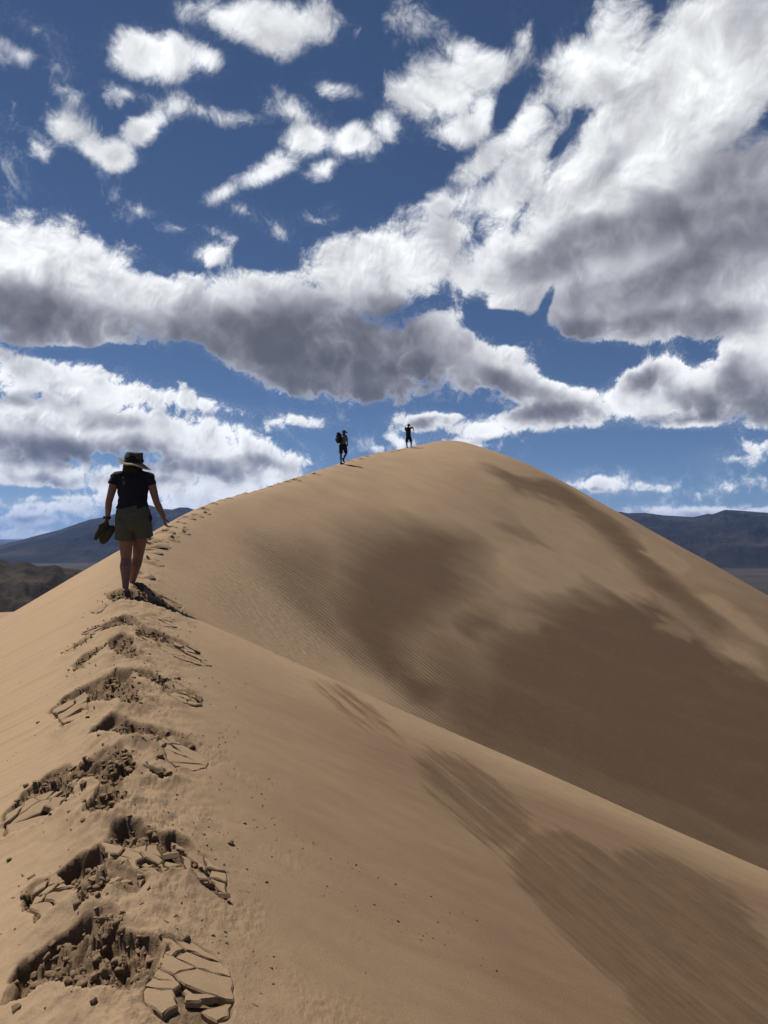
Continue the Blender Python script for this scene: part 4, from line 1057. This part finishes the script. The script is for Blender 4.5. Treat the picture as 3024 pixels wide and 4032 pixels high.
# ---- the woman on the trodden crest, walking away, barefoot, shoes in her left hand
W = person_root('person', -3.035, 9.12, 'woman seen from behind in dark shirt, olive shorts and brimmed hat on the trodden crest', .02)
def w3(X, Y, y=0.0): return Vector(((X - 650) * .000952, y, (1990 - Y) * .000952))
hipL, hipR = w3(612, 1130, .0), w3(800, 1130, .04)
kneeL, kneeR = w3(608, 1560, .05), Vector((.030, .27, .415))
ankL, ankR = w3(628, 1915, -.02), Vector((-.066, .37, .118))
neck, headc = w3(676, 500, .06), w3(680, 352, .09)
shL, shR = w3(465, 545, .05), w3(895, 555, .05)
elL, elR = w3(402, 860, .0), w3(988, 860, .03)
wrL, wrR = w3(370, 1062, .05), w3(1056, 1050, .12)
P = [loft([(w3(706, 1190, .02), .17, .115), (w3(704, 1060, .02), .185, .12), (w3(692, 900, .03), .155, .10), (w3(688, 800, .04), .150, .10), (w3(684, 660, .05), .165, .105), (w3(680, 560, .06), .165, .085), (w3(678, 500, .06), .09, .065)], 18)]
P.append(limb([(w3(678, 520, .06), .055), (w3(680, 440, .075), .052), (headc + Vector((0, 0, -.05)), .055)]))
P += head_pieces(headc, (0, 1, 0))
for hp, kn, an in ((hipL, kneeL, ankL), (hipR, kneeR, ankR)):
    m1 = hp.lerp(kn, .45); c1 = kn.lerp(an, .30) + Vector((0, -.018, 0)); c2 = kn.lerp(an, .75)
    P.append(limb([(hp, .094), (m1, .086), (kn, .063), (c1, .068), (c2, .046), (an, .037)]))
P += foot_pieces(ankL, (-.18, 1, 0), 1.0, .05, .07) + foot_pieces(ankR, (-.34, 1, 0), 1.0, .12, .07)
for sh, el, wr in ((shL, elL, wrL), (shR, elR, wrR)):
    P.append(limb([(sh, .056), (sh.lerp(el, .5), .049), (el, .040), (el.lerp(wr, .25), .041), (wr, .026)]))
P += hand(wrL, w3(340, 1150, .06) - wrL, (.2, 1, .1), -1.0)
P += hand(wrR, w3(1072, 1160, .14) - wrR, (-.1, 1, .1), 1.0)
body = link('body', solid('body', P, .0065, 2), SKIN, W)
eyes(body, headc, (0, 1, 0))
S_ = [loft([(w3(688, 948, .03), .196, .135), (w3(690, 900, .03), .184, .128), (w3(688, 800, .04), .170, .122), (w3(684, 680, .05), .188, .126), (w3(682, 590, .055), .196, .112), (w3(680, 530, .06), .178, .088), (w3(678, 490, .062), .140, .075), (w3(678, 462, .065), .100, .062)], 22)]
for sh in (shL, shR): S_.append(limb([(w3(678, 500, .06), .062), (sh + Vector((0, 0, .004)), .064)]))
for sh, el, hem in ((shL, elL, w3(437, 640, .03)), (shR, elR, w3(920, 652, .04))):
    S_.append(loft([(sh + (w3(680, 520, .06) - sh) * .3, .075, .075), (sh, .064, .066), (sh.lerp(hem, .6), .060, .064), (hem, .058, .060)], 14))
link('shirt', solid('shirt', S_, .0075, 3, .006, 3), NAVY, W)
S_ = [loft([(w3(690, 935, .03), .188, .130), (w3(696, 1000, .02), .205, .140), (w3(704, 1100, .02), .218, .150), (w3(706, 1180, .02), .212, .140), (w3(706, 1215, .02), .15, .10)], 22)]
for hp, kn, hem, rr in ((hipL, kneeL, w3(592, 1335, .02), .108), (hipR, kneeR, w3(818, 1300, .08), .108)):
    S_.append(loft([(hp.lerp(hem, -.25), .112, .125), (hp, .118, .130), (hp.lerp(hem, .6), .113, .122), (hem, rr, .115)], 18))
shorts = link('shorts', solid('shorts', S_, .0075, 3, .005, 8), OLIVE, W)
v, f = loft([(w3(925, 1030, .0), .010, .03), (w3(932, 1065, .0), .013, .034), (w3(926, 1100, .0), .007, .025)], 10)
link('pocket', mesh_from('pocket', v, f), BLACK, shorts)
P = [loft([(headc + Vector((0, -.005, .075)), .086, .104), (headc + Vector((0, -.016, .02)), .100, .118), (headc + Vector((0, -.04, -.05)), .114, .098), (headc + Vector((0, -.055, -.105)), .120, .080), (headc + Vector((0, -.05, -.140)), .10, .055)], 18)]
link('hair', solid('hair', P, .008, 2, .004, 4), HAIR, W)
hat = link('hat', None, None, W)
# crown
n = 28; V = []; F = []
crown = [(.104, 0.0), (.107, .02), (.104, .055), (.101, .085), (.096, .108), (.078, .120), (.045, .117), (.0, .114)]
hc = w3(684, 356, .085)
for r_, z_ in crown:
    for k in range(n):
        a = 2 * math.pi * k / n
        dent = .006 * math.sin(3 * a + z_ * 60) * (z_ > .03) + .005 * math.sin(7 * a + 1)
        V.append((hc.x + math.cos(a) * (r_ + dent * (r_ > .03)), hc.y + math.sin(a) * (r_ * 1.12 + dent), hc.z + z_ + .006 * math.sin(2 * a + .6) * (z_ > .09)))
for i in range(len(crown) - 1):
    for k in range(n): F.append((i * n + k, i * n + (k + 1) % n, (i + 1) * n + (k + 1) % n, (i + 1) * n + k))
link('crown', mesh_from('crown', V, F), FELT, hat)
V = []; F = []
for z_, r_ in ((.006, .1085), (.030, .1095)):
    for k in range(n):
        a = 2 * math.pi * k / n; V.append((hc.x + math.cos(a) * (r_ + .006 * math.sin(7 * a + 1) * .8), hc.y + math.sin(a) * r_ * 1.12, hc.z + z_))
for k in range(n): F.append((k, (k + 1) % n, n + (k + 1) % n, n + k))
link('hat_band', mesh_from('hat_band', V, F), BLACK, hat)
def brim_pt(a, t, off):
    rx, ry = .102 + t * .088, .112 + t * .083
    x, y = math.cos(a), math.sin(a)
    z = -.012 - t * .018 - .026 * t * x
    z += .062 * max(0, -x) ** 3 * t ** 1.6                       # the left side curls up
    z -= .030 * max(0, x) ** 2 * t + .012 * max(0, -y) * t       # right side and back droop
    z += .006 * math.sin(5 * a + 1.3) * t
    return (hc.x + x * rx, hc.y + y * ry, hc.z + z + off)
m = 44
for nm, ts, mat, offs in (('brim', [0, .25, .5, .75, .96], BRIM, (.003, -.003)), ('brim_edge', [.955, 1.0], PALE, (.0065, -.0065))):
    V = []; F = []
    for off in offs:
        for t in ts:
            for k in range(m): V.append(brim_pt(2 * math.pi * k / m, t, off))
    L = len(ts)
    for i in range(L - 1):
        for k in range(m):
            F.append((i * m + k, i * m + (k + 1) % m, (i + 1) * m + (k + 1) % m, (i + 1) * m + k))
            j = L * m
            F.append((j + (i + 1) * m + k, j + (i + 1) * m + (k + 1) % m, j + i * m + (k + 1) % m, j + i * m + k))
    for k in range(m):
        a, b = (L - 1) * m + k, (L - 1) * m + (k + 1) % m
        F.append((a, b, b + L * m, a + L * m))
        F.append((k, k + L * m, (k + 1) % m + L * m, (k + 1) % m))
    link(nm, mesh_from(nm, V, F), mat, hat)
def torus(c, ax, R_, r, n=20, q=8):
    c = Vector(c); ax = Vector(ax).normalized(); u = ax.orthogonal().normalized(); w = ax.cross(u)
    V = []; F = []
    for i in range(n):
        d = u * math.cos(2 * math.pi * i / n) + w * math.sin(2 * math.pi * i / n)
        for k in range(q):
            b = 2 * math.pi * k / q
            V.append(c + d * (R_ + r * .5 * math.cos(b)) + ax * r * 1.5 * math.sin(b))
    for i in range(n):
        for k in range(q): F.append((i * q + k, ((i + 1) % n) * q + k, ((i + 1) % n) * q + (k + 1) % q, i * q + (k + 1) % q))
    return V, F
wc = wrL.lerp(elL, .06)
v, f = torus(wc, wrL - elL, .033, .011)
watch = link('watch', mesh_from('watch', v, f), RUBBER, W)
v, f = loft([(wc + Vector((-.048, -.012, 0)), .021, .021), (wc + Vector((-.036, -.009, 0)), .024, .024)], 14)
link('watch_face', mesh_from('watch_face', v, f), METAL, watch)

# ---- the shoes hanging from her hand
def shoe(name, heel, toe, up, label, w=1.0):
    heel = W.location + heel; toe = W.location + toe
    d = (toe - heel).normalized(); upv = Vector(up); upv = (upv - d * upv.dot(d)).normalized(); sd = d.cross(upv)
    L = (toe - heel).length
    e = bpy.data.objects.new(name, None); COL.objects.link(e); e.location = heel
    tag(e, label, 'shoe', 'shoes carried by the woman')
    def q(t, h): return d * (t * L) + upv * h
    P = [loft([(q(.0, .035), .026, .030), (q(.10, .052), .042, .054), (q(.28, .056), .048, .060), (q(.5, .046), .051, .046), (q(.75, .034), .054, .034), (q(.93, .024), .042, .022), (q(1.0, .016), .018, .010)], 16, sd),
         loft([(q(.06, .075), .030, .020), (q(.2, .085), .034, .022), (q(.36, .07), .030, .018)], 12, sd)]
    link('upper', solid('upper', P, .006, 2, .003, 5), SHOE, e)
    P = [loft([(q(-.02, .004), .030, .011), (q(.25, .004), .037, .012), (q(.45, .006), .036, .010), (q(.75, .002), .050, .011), (q(.98, .006), .034, .009), (q(1.03, .012), .012, .005)], 14, sd)]
    for k in range(8): P.append(loft([(q(.04 + .125 * k, -.008) - sd * .034, .008, .006), (q(.04 + .125 * k, -.008) + sd * .034, .008, .006)], 6, d))
    link('sole', solid('sole', P, .006, 1), SOLE, e)
    for k in range(4):
        v, f = limb([(q(.40 + .09 * k, .078 - .012 * k) - sd * .022, .004), (q(.44 + .09 * k, .080 - .012 * k) + sd * .022, .004)], 6)
        link('lace', mesh_from('lace', v, f), PALE, e)
shoe('shoe', w3(415, 1160, .05), w3(228, 1335, .03), (-.55, -.45, .75), 'olive trail shoe hanging toe down at the outer side of the woman\'s hand')
shoe('shoe', w3(442, 1170, .10), w3(285, 1372, .07), (.35, -.85, .3), 'olive trail shoe tucked inside next to the woman\'s shorts')

# ---- hikers further up
def hiker(x, y, label, mpp, X0, Y0, J, mats, fwd, name='person', sink=.0):
    root = person_root(name, x, y, label, sink)
    def p(k): X, Y, d = J[k]; return Vector(((X - X0) * mpp, d, (Y0 - Y) * mpp))
    f = Vector(fwd).normalized(); r = Vector((f.y, -f.x, 0))
    pel, ch, nk, hd = p('pelvis'), p('chest'), p('neck'), p('head')
    P = [loft([(pel + Vector((0, 0, -.06)), .15, .11), (pel + Vector((0, 0, .06)), .165, .115), (pel.lerp(ch, .5), .15, .105), (ch, .175, .115), (ch.lerp(nk, .7), .165, .085), (nk, .07, .06)], 16, r), limb([(nk, .06), (hd, .058)])]
    P += head_pieces(hd, f, 1.04)
    for s in 'LR':
        hp, kn, an = p('hip' + s), p('knee' + s), p('ank' + s)
        P.append(limb([(hp, .095), (hp.lerp(kn, .45), .082), (kn, .060), (kn.lerp(an, .3) - f * .015, .062), (kn.lerp(an, .75), .043), (an, .038)]))
        sh, el, wr = p('sh' + s), p('el' + s), p('wr' + s)
        P.append(limb([(sh, .060), (sh.lerp(el, .5), .052), (el, .043), (el.lerp(wr, .25), .043), (wr, .030)]))
        hdn = p('hand' + s) - wr
        P += hand(wr, hdn, f if abs(hdn.normalized().dot(f)) < .8 else Vector((0, 0, 1)), -1.0 if s == 'L' else 1.0, 1.08)
    bodyo = link('body', solid('body', P, .011, 2), mats['skin'], root)
    eyes(bodyo, hd, f, 1.04)
    S_ = [loft([(pel + Vector((0, 0, .02)), .195, .145), (pel.lerp(ch, .5), .180, .135), (ch, .198, .135), (ch.lerp(nk, .6), .185, .105), (nk + Vector((0, 0, -.01)), .085, .07)], 18, r)]
    for s in 'LR':
        sh, el = p('sh' + s), p('el' + s)
        S_.append(loft([(sh.lerp(ch, .3), .075, .075), (sh, .076, .076), (sh.lerp(el, .8), .066, .064)], 12))
    link('shirt', solid('shirt', S_, .012, 2, .006, 2), mats['shirt'], root)
    S_ = [loft([(pel + Vector((0, 0, .05)), .180, .135), (pel, .195, .145), (pel + Vector((0, 0, -.10)), .195, .14), (pel + Vector((0, 0, -.15)), .12, .1)], 18, r)]
    for s in 'LR':
        hp, kn = p('hip' + s), p('knee' + s)
        S_.append(loft([(hp.lerp(kn, -.15), .105, .115), (hp, .113, .12), (hp.lerp(kn, .85), .100, .105)], 14))
    link('shorts', solid('shorts', S_, .012, 2, .005, 4), mats['shorts'], root)
    for s in 'LR':
        link('boot', boots(root, p('ank' + s), f, 1, J['pitch' + s]), BLACK, root)
    return root, p, f, r
def cap_hat(root, hd, f, mat, brim=.15, tall=.085):
    f = Vector(f).normalized(); r = Vector((f.y, -f.x, 0))
    h = link('hat', None, None, root)
    c = hd + Vector((0, 0, .045))
    V, F = loft([(c, .087, .106), (c + Vector((0, 0, tall * .6)), .083, .100), (c + Vector((0, 0, tall)), .055, .068), (c + Vector((0, 0, tall + .01)), .01, .012)], 18, r)
    link('crown', mesh_from('crown', V, F), mat, h)
    m = 28; V = []; F = []
    for off in (.004, -.004):
        for t in (0, .5, 1):
            for k in range(m):
                a = 2 * math.pi * k / m
                q = r * math.cos(a) * (.085 + t * brim * .55) + f * math.sin(a) * (.104 + t * brim * (.75 if math.sin(a) > 0 else .5))
                V.append(c + q + Vector((0, 0, .01 - .02 * t + .012 * t * math.cos(2 * a) + off)))
    for i in range(2):
        for k in range(m):
            F.append((i * m + k, i * m + (k + 1) % m, (i + 1) * m + (k + 1) % m, (i + 1) * m + k))
            F.append((3 * m + (i + 1) * m + k, 3 * m + (i + 1) * m + (k + 1) % m, 3 * m + i * m + (k + 1) % m, 3 * m + i * m + k))
    for k in range(m): F.append((2 * m + k, 2 * m + (k + 1) % m, 5 * m + (k + 1) % m, 5 * m + k))
    link('brim', mesh_from('brim', V, F), mat, h)
def backpack(root, p, f, label, c, scale=(1, 1, 1), tilt=0.0):
    f = Vector(f).normalized(); r = Vector((f.y, -f.x, 0))
    e = bpy.data.objects.new('backpack', None); COL.objects.link(e)
    e.location = root.location + Vector(c)
    tag(e, label, 'backpack')
    w, d, h = .15 * scale[0], .10 * scale[1], .25 * scale[2]
    up = Vector((0, 0, 1)) + f * tilt
    P = [loft([(up * -h * 1.02, w * .6, d * .6), (up * -h * .85, w * .95, d), (up * -h * .3, w * 1.05, d * 1.12), (up * h * .3, w, d), (up * h * .8, w * .85, d * .8), (up * h * 1.02, w * .45, d * .45)], 16, r)]
    sack = link('sack', solid('sack', P, .013, 2, .010, 9), BLACK, e)
    P = [loft([(up * -h * .75 - f * d * .9, w * .6, d * .35), (up * -h * .3 - f * d * 1.15, w * .75, d * .45), (up * h * .1 - f * d * .95, w * .6, d * .3)], 12, r)]
    link('front_pocket', solid('front_pocket', P, .013, 2), DARK, sack)
    V, F = loft([(up * h * 1.0 - f * d * .1, w * .7, d * .8), (up * h * 1.14 - f * d * .05, w * .55, d * .6), (up * h * 1.18, w * .2, d * .2)], 14, r)
    link('lid', mesh_from('lid', V, F), BLACK, e)
    for q in (-1, 1):
        V, F = loft([(up * h * .75 + f * d * .8 + r * q * w * .55, .028, .008), (up * h * 1.02 + f * d * 1.9 + r * q * w * .62, .028, .008), (up * h * .75 + f * (d + .24) + r * q * w * .68, .028, .008), (up * h * 0.0 + f * (d + .25) + r * q * w * .75, .026, .008), (up * -h * .55 + f * (d + .08) + r * q * w * 1.0, .02, .007)], 8, r)
        link('shoulder_strap', mesh_from('shoulder_strap', V, F), DARK, e)
    return e, r
A = 3.96e-3
JA = dict(pelvis=(327, 485, .0), chest=(325, 395, .05), neck=(338, 352, .09), head=(341, 322, .12), hipL=(303, 500, .03), kneeL=(302, 610, .08), ankL=(305, 722, .0), hipR=(352, 500, -.02), kneeR=(370, 600, .16), ankR=(338, 672, -.14),
          shL=(302, 365, .22), elL=(322, 415, .34), wrL=(362, 418, .36), handL=(378, 405, .36), shR=(366, 368, -.06), elR=(382, 425, .02), wrR=(384, 462, .16), handR=(382, 478, .2), pitchL=.2, pitchR=-.95)
h1, p1, f1, r1 = hiker(-2.223, 39.667, 'hiker with bulky backpack climbing the far crest, lower of the two', A, 305, 742, JA, dict(skin=SKIN2, shirt=GREY, shorts=BLACK), (.72, .70, 0))
cap_hat(h1, p1('head'), f1, DARK, .14)
backpack(h1, p1, f1, 'bulky black backpack worn by the hiker lower on the crest', p1('chest') - Vector(f1) * .25 + Vector((0, 0, -.03)), (1.15, 1.35, 1.0), -.12)
B = 5.53e-3
JB = dict(pelvis=(1187, 395, .0), chest=(1184, 300, .03), neck=(1187, 258, .05), head=(1190, 236, .07), hipL=(1170, 400, .03), kneeL=(1163, 465, .10), ankL=(1170, 521, .0), hipR=(1208, 398, .03), kneeR=(1224, 455, .14), ankR=(1224, 505, .12),
          shL=(1155, 268, .03), elL=(1146, 296, .20), wrL=(1144, 248, .30), handL=(1144, 222, .30), shR=(1218, 268, .03), elR=(1246, 262, .10), wrR=(1258, 292, .26), handR=(1268, 300, .30), pitchL=.1, pitchR=.15)
h2, p2, f2, r2 = hiker(1.714, 55.54, 'hiker in dark clothes near the summit, one forearm raised and elbow out', B, 1176, 533, JB, dict(skin=SKIN2, shirt=BLACK, shorts=BLACK), (.12, .99, 0))
cap_hat(h2, p2('head'), f2, DARK, .12)
e2, rr2 = backpack(h2, p2, f2, 'flat black daypack on the back of the hiker near the summit', p2('chest') - Vector(f2) * .18 + Vector((0, 0, -.10)), (1.0, .75, 1.05), 0)
V, F = loft([(Vector((.14, .0, -.22)), .014, .006), (Vector((.27, -.02, -.30)), .014, .006), (Vector((.33, -.03, -.36)), .014, .006), (Vector((.47, -.03, -.44)), .014, .006), (Vector((.55, -.03, -.47)), .012, .006)], 8, (0, 1, 0))
link('loose_strap', mesh_from('loose_strap', V, F), DARK, e2)
bpy.data.scenes.remove(WORK)
